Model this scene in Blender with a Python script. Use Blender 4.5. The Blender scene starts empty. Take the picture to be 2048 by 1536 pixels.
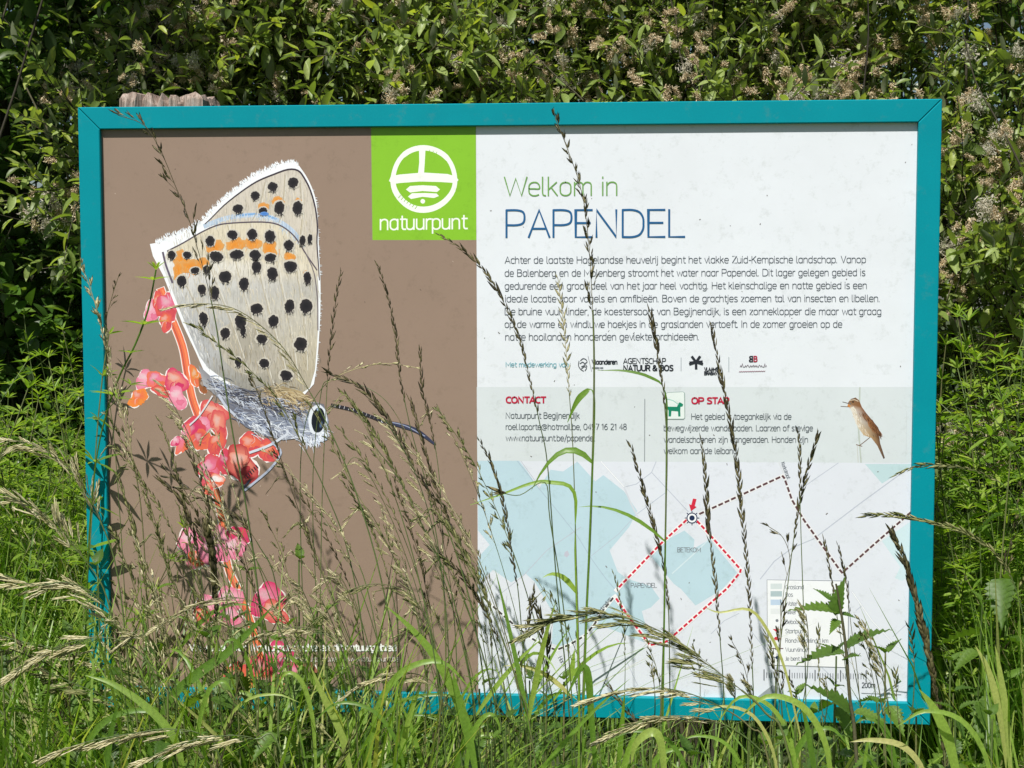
import bpy, math, random
import numpy as np
from mathutils import Vector, Matrix
from mathutils.geometry import tessellate_polygon

random.seed(7)
rng = np.random.default_rng(7)
C = bpy.context.scene.collection
sc = bpy.context.scene
PI = math.pi

# ------------------------------------------------------------------ camera
ZC = 1.0                                   # height of the board's centre above the ground
F = 2958.0
cam_pos = np.array([0.1788, -2.1648, 0.1992 + ZC])
yaw, pitch, roll = -0.07488, -0.07110, -0.00086
ca, sa, cb, sb, cc, ss = math.cos(yaw), math.sin(yaw), math.cos(pitch), math.sin(pitch), math.cos(roll), math.sin(roll)
fwd = np.array([sa*cb, ca*cb, sb]); rgt = np.array([ca, -sa, 0.0]); up = np.cross(rgt, fwd)
RX = rgt*cc + up*ss; UP = -rgt*ss + up*cc
cam = bpy.data.cameras.new('camera'); camo = bpy.data.objects.new('camera', cam); C.objects.link(camo)
camo.matrix_world = Matrix(((RX[0], UP[0], -fwd[0], cam_pos[0]), (RX[1], UP[1], -fwd[1], cam_pos[1]),
                            (RX[2], UP[2], -fwd[2], cam_pos[2]), (0, 0, 0, 1)))
cam.sensor_width = 36; cam.lens = 36*F/2048; cam.clip_start = 0.05; cam.clip_end = 500
sc.camera = camo

# ------------------------------------------------------------------ light
sun_to = Vector((-0.30, -1.0, 1.48)).normalized()       # towards the sun: high, a little left, in front of the board
elev = math.asin(sun_to.z); azim = math.atan2(sun_to.x, sun_to.y)
w = bpy.data.worlds.new('World'); sc.world = w; w.use_nodes = True
nt = w.node_tree; nt.nodes.clear()
sky = nt.nodes.new('ShaderNodeTexSky'); sky.sky_type = 'NISHITA'; sky.sun_disc = False
sky.sun_elevation = elev; sky.sun_rotation = azim
bg = nt.nodes.new('ShaderNodeBackground'); bg.inputs['Strength'].default_value = 0.052
wo = nt.nodes.new('ShaderNodeOutputWorld')
nt.links.new(sky.outputs[0], bg.inputs[0]); nt.links.new(bg.outputs[0], wo.inputs[0])
sl = bpy.data.lights.new('sun', 'SUN'); sl.energy = 5.0; sl.angle = math.radians(0.5); sl.color = (1.0, 0.965, 0.91)
so = bpy.data.objects.new('sun', sl); C.objects.link(so)
so.rotation_euler = sun_to.to_track_quat('Z', 'Y').to_euler(); so.location = (0, 0, 6)
vs = sc.view_settings; vs.view_transform = 'Standard'; vs.look = 'None'; vs.gamma = 1; vs.use_curve_mapping = False
vs.exposure = 0.24
sc.cycles.max_bounces = 6; sc.cycles.diffuse_bounces = 3; sc.cycles.transmission_bounces = 4

# ------------------------------------------------------------------ helpers
def at(px, py, Y=0.0):
    """the point of the photograph's pixel (2048 x 1536) on the upright plane y = Y"""
    d = fwd + RX*(px-1024)/F - UP*(py-768)/F
    return cam_pos + d*((Y-cam_pos[1])/d[1])
def srgb(r, g, b):
    f = lambda v: (v/255)/12.92 if v/255 <= .04045 else ((v/255+.055)/1.055)**2.4
    return (f(r), f(g), f(b))
def tag(o, label=None, cat=None, group=None, kind=None):
    if label: o['label'] = label
    if cat: o['category'] = cat
    if group: o['group'] = group
    if kind: o['kind'] = kind
    return o
def empty(name, loc=(0, 0, 0), rot=(0, 0, 0)):
    o = bpy.data.objects.new(name, None); o.location = loc; o.rotation_euler = rot; o.empty_display_size = .05
    C.objects.link(o); return o
def mesh(name, V, Fc, mats, smooth=False, cols=None, mi=None):
    """V (n,3), Fc list of equal-length faces or list of lists"""
    me = bpy.data.meshes.new(name)
    V = np.asarray(V, dtype=np.float32)
    if isinstance(Fc, np.ndarray):
        k = Fc.shape[1]; n = len(Fc)
        me.vertices.add(len(V)); me.vertices.foreach_set('co', V.ravel())
        me.loops.add(n*k); me.loops.foreach_set('vertex_index', Fc.astype(np.int32).ravel())
        me.polygons.add(n); me.polygons.foreach_set('loop_start', np.arange(0, n*k, k, dtype=np.int32))
        me.polygons.foreach_set('loop_total', np.full(n, k, dtype=np.int32))
        me.update(calc_edges=True)
    else:
        me.from_pydata([tuple(map(float, v)) for v in V], [], [tuple(f) for f in Fc]); me.update()
    for m in (mats if isinstance(mats, (list, tuple)) else [mats]): me.materials.append(m)
    if mi is not None: me.polygons.foreach_set('material_index', np.asarray(mi, dtype=np.int32))
    if smooth: me.polygons.foreach_set('use_smooth', np.ones(len(me.polygons), dtype=bool))
    if cols is not None:
        ca_ = me.color_attributes.new('Col', 'FLOAT_COLOR', 'POINT')
        c4 = np.ones((len(V), 4), dtype=np.float32); c4[:, :3] = np.asarray(cols, dtype=np.float32)
        ca_.data.foreach_set('color', c4.ravel())
    return me
def link(name, me, parent=None, loc=None, M=None):
    o = bpy.data.objects.new(name, me); C.objects.link(o)
    if parent: o.parent = parent
    if loc is not None: o.location = loc
    if M is not None: o.matrix_basis = M
    return o
def join(T, Fc, Ms):
    """repeat template verts T (n,3) with faces Fc (m,k) through matrices Ms (N,4,4)"""
    Ms = np.asarray(Ms); N = len(Ms); n = len(T)
    Th = np.hstack([T, np.ones((n, 1))])
    V = np.einsum('nij,vj->nvi', Ms, Th)[:, :, :3].reshape(-1, 3)
    Ff = (Fc[None] + (np.arange(N)*n)[:, None, None]).reshape(-1, Fc.shape[1])
    return V, Ff
class Acc:
    """collects quad/tri arrays of several templates into one mesh (quads; tris repeated as quads are avoided)"""
    def __init__(s): s.V = []; s.F = []; s.n = 0
    def add(s, V, Fq):
        V = np.asarray(V, float); Fq = np.asarray(Fq)
        if Fq.shape[1] == 4: Fq = np.concatenate([Fq[:, [0, 1, 2]], Fq[:, [0, 2, 3]]])
        s.V.append(V); s.F.append(Fq+s.n); s.n += len(V)
    def mesh(s, name, mat, smooth=True, off=(0, 0, 0)):
        V = np.concatenate(s.V) - np.asarray(off); Fa = np.concatenate(s.F)
        return mesh(name, V, Fa, mat, smooth)
def basis(d, upv=(0, 0, 1)):
    d = np.asarray(d, float); d = d/np.linalg.norm(d)
    u = np.asarray(upv, float)
    x = np.cross(d, u)
    if np.linalg.norm(x) < 1e-4: x = np.cross(d, (1, 0, 0.1))
    x /= np.linalg.norm(x); z = np.cross(x, d)
    return x, d, z
def mat4(loc, d, s=1.0, rollv=0.0, upv=(0, 0, 1), sx=None):
    """matrix taking local +Y to direction d, local Z to the up side"""
    x, y, z = basis(d, upv)
    c_, s_ = math.cos(rollv), math.sin(rollv)
    x2 = x*c_+z*s_; z2 = -x*s_+z*c_
    M = np.eye(4); M[:3, 0] = x2*(sx if sx else s); M[:3, 1] = y*s; M[:3, 2] = z2*(sx if sx else s); M[:3, 3] = loc
    return M
def tube(P, r, sides=4, seg_r=None):
    P = np.asarray(P, float); n = len(P)
    rr = np.full(n, r, float) if np.isscalar(r) else np.asarray(r, float)
    V = []; Fq = []
    ref = np.array([.31, .2, .93])
    for i in range(n):
        t = P[min(i+1, n-1)]-P[max(i-1, 0)]; t /= (np.linalg.norm(t)+1e-9)
        x = np.cross(t, ref)
        if np.linalg.norm(x) < .2: x = np.cross(t, (1, 0, 0))
        x /= np.linalg.norm(x); y = np.cross(t, x)
        for k in range(sides):
            a = 2*PI*k/sides; V.append(P[i]+rr[i]*(math.cos(a)*x+math.sin(a)*y))
    for i in range(n-1):
        for k in range(sides):
            a, b = i*sides+k, i*sides+(k+1) % sides
            Fq.append((a, b, b+sides, a+sides))
    return np.array(V), np.array(Fq)
def crom(P, m=4):
    """Catmull-Rom through points"""
    P = [np.asarray(p, float) for p in P]
    if len(P) < 3: return np.array(P)
    Q = [2*P[0]-P[1]]+P+[2*P[-1]-P[-2]]; out = []
    for i in range(1, len(Q)-2):
        for k in range(m):
            t = k/m; a, b, c, d = Q[i-1], Q[i], Q[i+1], Q[i+2]
            out.append(.5*((2*b)+(-a+c)*t+(2*a-5*b+4*c-d)*t*t+(-a+3*b-3*c+d)*t**3))
    out.append(P[-1]); return np.array(out)

# ------------------------------------------------------------------ materials
def newmat(name):
    m = bpy.data.materials.new(name); m.use_nodes = True
    n = m.node_tree.nodes; b = n['Principled BSDF']; return m, n, m.node_tree.links, b
def noise(n, l, scale, detail=4, vec=None, rough=.6):
    t = n.new('ShaderNodeTexNoise'); t.inputs['Scale'].default_value = scale; t.inputs['Detail'].default_value = detail
    t.inputs['Roughness'].default_value = rough
    if vec is None:
        g = n.new('ShaderNodeNewGeometry'); l.new(g.outputs['Position'], t.inputs['Vector'])
    else: l.new(vec, t.inputs['Vector'])
    return t
def ramp(n, l, fac, stops):
    r = n.new('ShaderNodeValToRGB'); e = r.color_ramp.elements
    e[0].position = stops[0][0]; e[0].color = (*stops[0][1], 1); e[1].position = stops[-1][0]; e[1].color = (*stops[-1][1], 1)
    for p, c in stops[1:-1]: q = e.new(p); q.color = (*c, 1)
    l.new(fac, r.inputs[0]); return r
def mixc(n, l, fac, a, b, mode='MIX'):
    m = n.new('ShaderNodeMix'); m.data_type = 'RGBA'; m.blend_type = mode
    for s, v in ((0, fac), (6, a), (7, b)):
        if isinstance(v, (int, float)): m.inputs[s].default_value = v
        elif isinstance(v, tuple): m.inputs[s].default_value = (*v, 1)
        else: l.new(v, m.inputs[s])
    return m.outputs[2]
def leafmat(name, stops, back=None, trans=.35, rough=.42, spec=.5, tcol=None):
    """thin foliage: random tint per leaf, paler underside, light shining through"""
    m, n, l, b = newmat(name)
    g = n.new('ShaderNodeNewGeometry'); oi = n.new('ShaderNodeObjectInfo')
    ad = n.new('ShaderNodeMath'); ad.operation = 'ADD'; l.new(g.outputs['Random Per Island'], ad.inputs[0]); l.new(oi.outputs['Random'], ad.inputs[1])
    fr = n.new('ShaderNodeMath'); fr.operation = 'FRACT'; l.new(ad.outputs[0], fr.inputs[0])
    r = ramp(n, l, fr.outputs[0], stops)
    nz = noise(n, l, 260, 3); v = ramp(n, l, nz.outputs[0], [(.3, (.72, .72, .70)), (.7, (1.15, 1.15, 1.1))])
    col = mixc(n, l, 1.0, r.outputs[0], v.outputs[0], 'MULTIPLY')
    if back: col = mixc(n, l, g.outputs['Backfacing'], col, back)
    l.new(col, b.inputs['Base Color']); b.inputs['Roughness'].default_value = rough
    b.inputs['Specular IOR Level'].default_value = spec
    if trans:
        t = n.new('ShaderNodeBsdfTranslucent')
        tc = mixc(n, l, 1.0, r.outputs[0], tcol or (1.9, 2.0, .7), 'MULTIPLY'); l.new(tc, t.inputs['Color'])
        mx = n.new('ShaderNodeMixShader'); mx.inputs[0].default_value = trans
        l.new(b.outputs[0], mx.inputs[1]); l.new(t.outputs[0], mx.inputs[2])
        l.new(mx.outputs[0], n['Material Output'].inputs[0])
    return m
G = srgb
M_willow = leafmat('willow_leaf', [(0, (.085, .130, .030)), (.35, (.15, .215, .045)), (.7, (.235, .31, .08)), (.9, (.34, .42, .15)), (1, (.38, .43, .05))],
                   back=(.24, .265, .165), trans=.36, rough=.44)
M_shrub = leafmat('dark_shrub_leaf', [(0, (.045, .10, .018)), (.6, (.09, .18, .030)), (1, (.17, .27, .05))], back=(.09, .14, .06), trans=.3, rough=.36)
M_cleaver = leafmat('cleaver_leaf', [(0, (.11, .21, .022)), (.5, (.20, .33, .040)), (1, (.34, .44, .08))], trans=.42, rough=.5)
M_nettle = leafmat('nettle_leaf', [(0, (.055, .12, .018)), (1, (.14, .24, .035))], back=(.10, .17, .045), trans=.38, rough=.5)
M_blade = leafmat('grass_blade', [(0, (.10, .20, .028)), (.5, (.18, .31, .045)), (.85, (.29, .41, .08)), (1, (.50, .47, .20))], trans=.42, rough=.4)
M_stem = leafmat('grass_stem', [(0, (.07, .11, .03)), (.6, (.12, .17, .05)), (1, (.17, .16, .07))], trans=0, rough=.45)
M_headdark = leafmat('seed_dark', [(0, (.04, .034, .019)), (.4, (.09, .075, .034)), (.8, (.16, .145, .06)), (1, (.26, .22, .11))], trans=.1, rough=.6, tcol=(1.2, 1.1, .7))
M_headgreen = leafmat('seed_green', [(0, (.11, .13, .04)), (.5, (.24, .26, .09)), (1, (.48, .45, .22))], trans=.22, rough=.55, tcol=(1.4, 1.4, .7))
M_headpale = leafmat('seed_pale', [(0, (.36, .34, .16)), (.5, (.60, .55, .31)), (1, (.80, .75, .52))], trans=.25, rough=.5, tcol=(1.2, 1.1, .8))
M_twig = leafmat('twig_bark', [(0, (.03, .024, .016)), (.6, (.06, .052, .03)), (1, (.12, .11, .06))], trans=0, rough=.8)
M_catkin = leafmat('catkin', [(0, (.46, .33, .19)), (.5, (.70, .57, .38)), (1, (.86, .78, .60))], trans=.2, rough=.9, spec=.1, tcol=(1.1, 1, .9))
M_fluff = leafmat('catkin_wool', [(0, (.55, .50, .40)), (1, (.80, .76, .68))], trans=.4, rough=1, spec=.05, tcol=(1.1, 1.1, 1.05))

m, n, l, b = newmat('teal_paint'); M_teal = m
nz = noise(n, l, 9, 5); r = ramp(n, l, nz.outputs[0], [(.3, (.0004, .235, .29)), (.7, (.0006, .262, .318))])
nz2 = noise(n, l, 420, 2); r2 = ramp(n, l, nz2.outputs[0], [(.25, (.93, .93, .93)), (.6, (1, 1, 1))])
n5 = noise(n, l, 38, 7, rough=.75); r5 = ramp(n, l, n5.outputs[0], [(.56, (0, 0, 0)), (.72, (.32, .32, .32))])
l.new(mixc(n, l, r5.outputs[0], mixc(n, l, 1.0, r.outputs[0], r2.outputs[0], 'MULTIPLY'), (.10, .22, .20)), b.inputs['Base Color'])
b.inputs['Roughness'].default_value = .5; b.inputs['Specular IOR Level'].default_value = .12
bp = n.new('ShaderNodeBump'); bp.inputs['Strength'].default_value = .06; bp.inputs['Distance'].default_value = .001; l.new(nz2.outputs[0], bp.inputs['Height']); l.new(bp.outputs[0], b.inputs['Normal'])
m, n, l, b = newmat('dark_gap'); M_dark = m; b.inputs['Base Color'].default_value = (.015, .017, .02, 1); b.inputs['Roughness'].default_value = .7

def print_mat(name, streak=False):
    """printed laminate: ink colour from the colour attribute, grime and algae specks over it"""
    m, n, l, b = newmat(name)
    a = n.new('ShaderNodeAttribute'); a.attribute_name = 'Col'
    n1 = noise(n, l, 7, 6, rough=.7); r1 = ramp(n, l, n1.outputs[0], [(.35, (.95, .95, .945)), (.65, (1, 1, 1))])
    n2 = noise(n, l, 60, 5, rough=.75); r2 = ramp(n, l, n2.outputs[0], [(.30, (.88, .885, .87)), (.45, (1, 1, 1))])
    n3 = noise(n, l, 330, 2); r3 = ramp(n, l, n3.outputs[0], [(.18, (.72, .70, .66)), (.27, (1, 1, 1))])
    c = mixc(n, l, 1.0, a.outputs[0], r1.outputs[0], 'MULTIPLY'); c = mixc(n, l, 1.0, c, r2.outputs[0], 'MULTIPLY'); c = mixc(n, l, .8, c, r3.outputs[0], 'MULTIPLY')
    if streak:
        g = n.new('ShaderNodeNewGeometry'); mp = n.new('ShaderNodeMapping'); mp.inputs['Rotation'].default_value = (0, .12, 0); mp.inputs['Scale'].default_value = (420, 1, 45)
        l.new(g.outputs['Position'], mp.inputs[0]); n4 = noise(n, l, 1.0, 5, vec=mp.outputs[0], rough=.8)
        r4 = ramp(n, l, n4.outputs[0], [(.3, (.52, .50, .48)), (.5, (.97, .96, .95)), (.72, (1.12, 1.12, 1.12))]); c = mixc(n, l, .85, c, r4.outputs[0], 'MULTIPLY')
    l.new(c, b.inputs['Base Color']); b.inputs['Roughness'].default_value = .42; b.inputs['Specular IOR Level'].default_value = .4
    return m
M_print = print_mat('printed_laminate'); M_wing = print_mat('printed_wing', True)

m, n, l, b = newmat('weathered_wood'); M_wood = m
g = n.new('ShaderNodeNewGeometry'); mp = n.new('ShaderNodeMapping'); mp.inputs['Scale'].default_value = (260, 260, 18)
l.new(g.outputs['Position'], mp.inputs[0]); nz = noise(n, l, 1, 6, vec=mp.outputs[0], rough=.75)
r = ramp(n, l, nz.outputs[0], [(.34, (.08, .055, .04)), (.47, (.33, .24, .19)), (.66, (.58, .47, .40))]); 
l.new(r.outputs[0], b.inputs['Base Color']); b.inputs['Roughness'].default_value = .9
bp = n.new('ShaderNodeBump'); bp.inputs['Strength'].default_value = .8; bp.inputs['Distance'].default_value = .004; l.new(nz.outputs[0], bp.inputs['Height']); l.new(bp.outputs[0], b.inputs['Normal'])

m, n, l, b = newmat('soil'); M_soil = m
nz = noise(n, l, 3, 8); r = ramp(n, l, nz.outputs[0], [(.3, (.025, .03, .012)), (.55, (.05, .07, .02)), (.8, (.09, .11, .035))])
l.new(r.outputs[0], b.inputs['Base Color']); b.inputs['Roughness'].default_value = .95

# ------------------------------------------------------------------ ground
N_ = 60
gx = np.sign(np.linspace(-1, 1, N_+1))*np.abs(np.linspace(-1, 1, N_+1))**3*60
XX, YY = np.meshgrid(gx, gx); ZZ = .02*np.sin(XX*2.1+1)*np.cos(YY*1.7)*np.exp(-(XX**2+YY**2)/200) - .01
gv = np.stack([XX.ravel(), YY.ravel(), ZZ.ravel()], 1)
gf = np.array([(j*(N_+1)+i, j*(N_+1)+i+1, (j+1)*(N_+1)+i+1, (j+1)*(N_+1)+i) for j in range(N_) for i in range(N_)])
tag(link('ground', mesh('ground', gv, gf, M_soil, True)), kind='structure')

# ------------------------------------------------------------------ the information board
BW, BH, FW, RD, TH = .630, .4536, .0325, .009, .034     # half sizes, rail width, recess, rail depth
board = empty('information_board', (0, 0, 0))
tag(board, 'teal framed nature reserve information board with butterfly picture and map, standing in tall grass', 'information board')
def rail(pts, name='frame_rail'):
    """mitred rail: front outline pts (4, x z), bevelled front edges, depth TH"""
    bv = .0012
    c = np.mean(pts, 0); P = [np.array(p, float) for p in pts]
    nn = len(P); ins = []
    for i in range(nn):
        a, b_, d = P[i-1], P[i], P[(i+1) % nn]
        e1 = (b_-a)/np.linalg.norm(b_-a); e2 = (d-b_)/np.linalg.norm(d-b_)
        n1 = np.array([-e1[1], e1[0]]); n2 = np.array([-e2[1], e2[0]])
        bis = (n1+n2); bis = bis/np.dot(bis, n1)
        ins.append(b_+bis*bv)
    V = [(p[0], 0, p[1]+ZC) for p in ins]+[(p[0], bv, p[1]+ZC) for p in P]+[(p[0], TH, p[1]+ZC) for p in P]
    Fc = [tuple(range(nn))]
    for L in (0, 1):
        for i in range(nn):
            j = (i+1) % nn; Fc.append((L*nn+i, (L+1)*nn+i, (L+1)*nn+j, L*nn+j))
    Fc.append(tuple(range(3*nn-1, 2*nn-1, -1)))
    return link(name, mesh(name, V, Fc, M_teal), board)
g_ = .00035
o_, i_ = (BW, BH), (BW-FW, BH-FW)
rail([(-o_[0]+g_, o_[1]), (-i_[0]+g_, i_[1]), (i_[0]-g_, i_[1]), (o_[0]-g_, o_[1])])
rail([(-o_[0]+g_, -o_[1]), (o_[0]-g_, -o_[1]), (i_[0]-g_, -i_[1]), (-i_[0]+g_, -i_[1])])
rail([(-o_[0], o_[1]-g_), (-o_[0], -o_[1]+g_), (-i_[0], -i_[1]+g_), (-i_[0], i_[1]-g_)])
rail([(o_[0], o_[1]-g_), (i_[0], i_[1]-g_), (i_[0], -i_[1]+g_), (o_[0], -o_[1]+g_)])
def box(x0, x1, y0, y1, z0, z1):
    V = [(x, y, z) for x in (x0, x1) for y in (y0, y1) for z in (z0, z1)]
    return V, [(0, 1, 3, 2), (4, 6, 7, 5), (0, 4, 5, 1), (2, 3, 7, 6), (0, 2, 6, 4), (1, 5, 7, 3)]
V, Fc = box(-BW+.006, BW-.006, RD+.006, TH-.004, ZC-BH+.006, ZC+BH-.006)
link('backing_board', mesh('backing_board', V, Fc, M_dark), board)
PW, PH = BW-FW+.002, BH-FW+.002
YP = RD
WHITE = (.725, .76, .805)
V, Fc = box(-PW, PW, YP, YP+.004, ZC-PH, ZC+PH)
panel = link('panel', mesh('panel', V, Fc, M_print, cols=[WHITE]*8), board)
panel['label'] = 'white printed panel with brown butterfly photograph on its left'

LAY = [0]; FREEZE = [False]
def S(px, py, k=0.0):
    p = at(px, py, YP); return (p[0], YP-.00003-LAY[0]*1e-6-k, p[2])
class Art:
    """flat print built from polygons; px coordinates are those of the photograph, laid on the panel plane"""
    def __init__(s): s.V = []; s.F = []; s.C = []; s.k = 0
    def poly(s, pts, col, m=None):
        s.k += 1; k = (s.k % 64)*1e-6
        b0 = len(s.V); s.V += [S(x, y, k) for x, y in pts]
        cl = col if isinstance(col, list) else [col]*len(pts); s.C += cl
        tr = tessellate_polygon([[Vector((x, y, 0)) for x, y in pts]])
        for t in tr:
            a, b_, c = [pts[i] for i in t]
            cr = (b_[0]-a[0])*(c[1]-a[1])-(b_[1]-a[1])*(c[0]-a[0])
            t = t if cr < 0 else (t[0], t[2], t[1])
            s.F.append(tuple(b0+i for i in t))
    def strip(s, P, wd, col, close=False, taper=None):
        s.k += 1; k = (s.k % 64)*1e-6
        P = [np.asarray(p, float) for p in P]
        if len(P) < 2: return
        nP = len(P); b0 = len(s.V)
        for i in range(nP):
            if close: a, b_ = P[i-1], P[(i+1) % nP]
            else: a, b_ = P[max(i-1, 0)], P[min(i+1, nP-1)]
            t = b_-a; L = np.linalg.norm(t); t = t/L if L > 0 else np.array([1., 0])
            e1 = P[i]-a if i > 0 or close else t; n1 = np.linalg.norm(e1)
            h = wd/2 if np.isscalar(wd) else wd[i]/2
            if n1 > 1e-6 and 0 < i < nP-1:
                cs = abs(np.dot(e1/n1, t)); h = h/max(cs, .6)
            q = P[i].copy()
            if not close and i == 0: q = q-t*h*.6
            if not close and i == nP-1: q = q+t*h*.6
            nrm = np.array([-t[1], t[0]])
            s.V += [S(*(q+nrm*h), k), S(*(q-nrm*h), k)]
            c_ = col[i] if isinstance(col, list) else col; s.C += [c_, c_]
        for i in range(nP if close else nP-1):
            a = b0+2*i; b_ = b0+2*((i+1) % nP); s.F.append((a, a+1, b_+1, b_))
    def blob(s, cx, cy, rx, ry, rot=0, ci=(1, 1, 1), ce=None, jag=.06, n=22, off=(0, 0), seed=None, lobe=0.0):
        s.k += 1; k = (s.k % 64)*1e-6
        ph = (cx*.7+cy) % 6; ce = ce or ci; r_ = random.Random(seed if seed is not None else int(cx*7+cy*13))
        b0 = len(s.V); cr, sr = math.cos(rot), math.sin(rot)
        s.V.append(S(cx+off[0]*rx, cy+off[1]*ry, k)); s.C.append(ci)
        for ring, (f, q) in enumerate(((.55, .35), (1., 1.))):
            for i in range(n):
                a = 2*PI*i/n; rr = f*(1+(r_.uniform(-jag, jag) if ring else 0)+lobe*(.6*math.sin(2*a+ph)+.5*math.sin(3*a+ph*2)+.3*math.sin(5*a+ph))); x, y = rx*rr*math.cos(a), ry*rr*math.sin(a)
                ox, oy = off[0]*rx*(1-f), off[1]*ry*(1-f)
                s.V.append(S(cx+x*cr-y*sr+ox, cy+x*sr+y*cr+oy, k)); s.C.append(tuple(ci[j]*(1-q)+ce[j]*q for j in range(3)))
        for i in range(n):
            j = (i+1) % n; s.F.append((b0, b0+1+i, b0+1+j)); s.F.append((b0+1+i, b0+1+n+i, b0+1+n+j, b0+1+j))
    def fur(s, P, ang, ln, cols, num, wd=1.6, spread=.35, jit=3):
        P = np.asarray(P, float); seg = np.r_[0, np.cumsum(np.linalg.norm(np.diff(P, axis=0), axis=1))]
        for i in range(num):
            t = random.random()*seg[-1]; x = np.interp(t, seg, P[:, 0])+random.gauss(0, jit); y = np.interp(t, seg, P[:, 1])+random.gauss(0, jit)
            a = (ang if np.isscalar(ang) else np.interp(t/seg[-1], np.linspace(0, 1, len(ang)), ang))+random.gauss(0, spread); L = ln*random.uniform(.5, 1.2)
            s.strip([(x, y), (x+L*.5*math.cos(a), y+L*.5*math.sin(a)), (x+L*math.cos(a+.15), y+L*math.sin(a+.15))], [wd, wd*.8, .2], random.choice(cols))
    def make(s, name, parent=None, mat=None):
        # faces towards -y
        V = np.array(s.V); out = []
        for f in s.F:
            a, b_, c = V[f[0]], V[f[1]], V[f[2]]
            nn = np.cross(b_-a, c-a)
            if len(f) == 4 and abs(nn[1]) < 1e-14: nn = np.cross(c-a, V[f[3]]-a)
            out.append(f if nn[1] < 0 else f[::-1])
        if not FREEZE[0]: LAY[0] += min(s.k, 64)+8
        return link(name, mesh(name, V, out, mat or M_print, cols=s.C), parent or panel)

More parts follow.
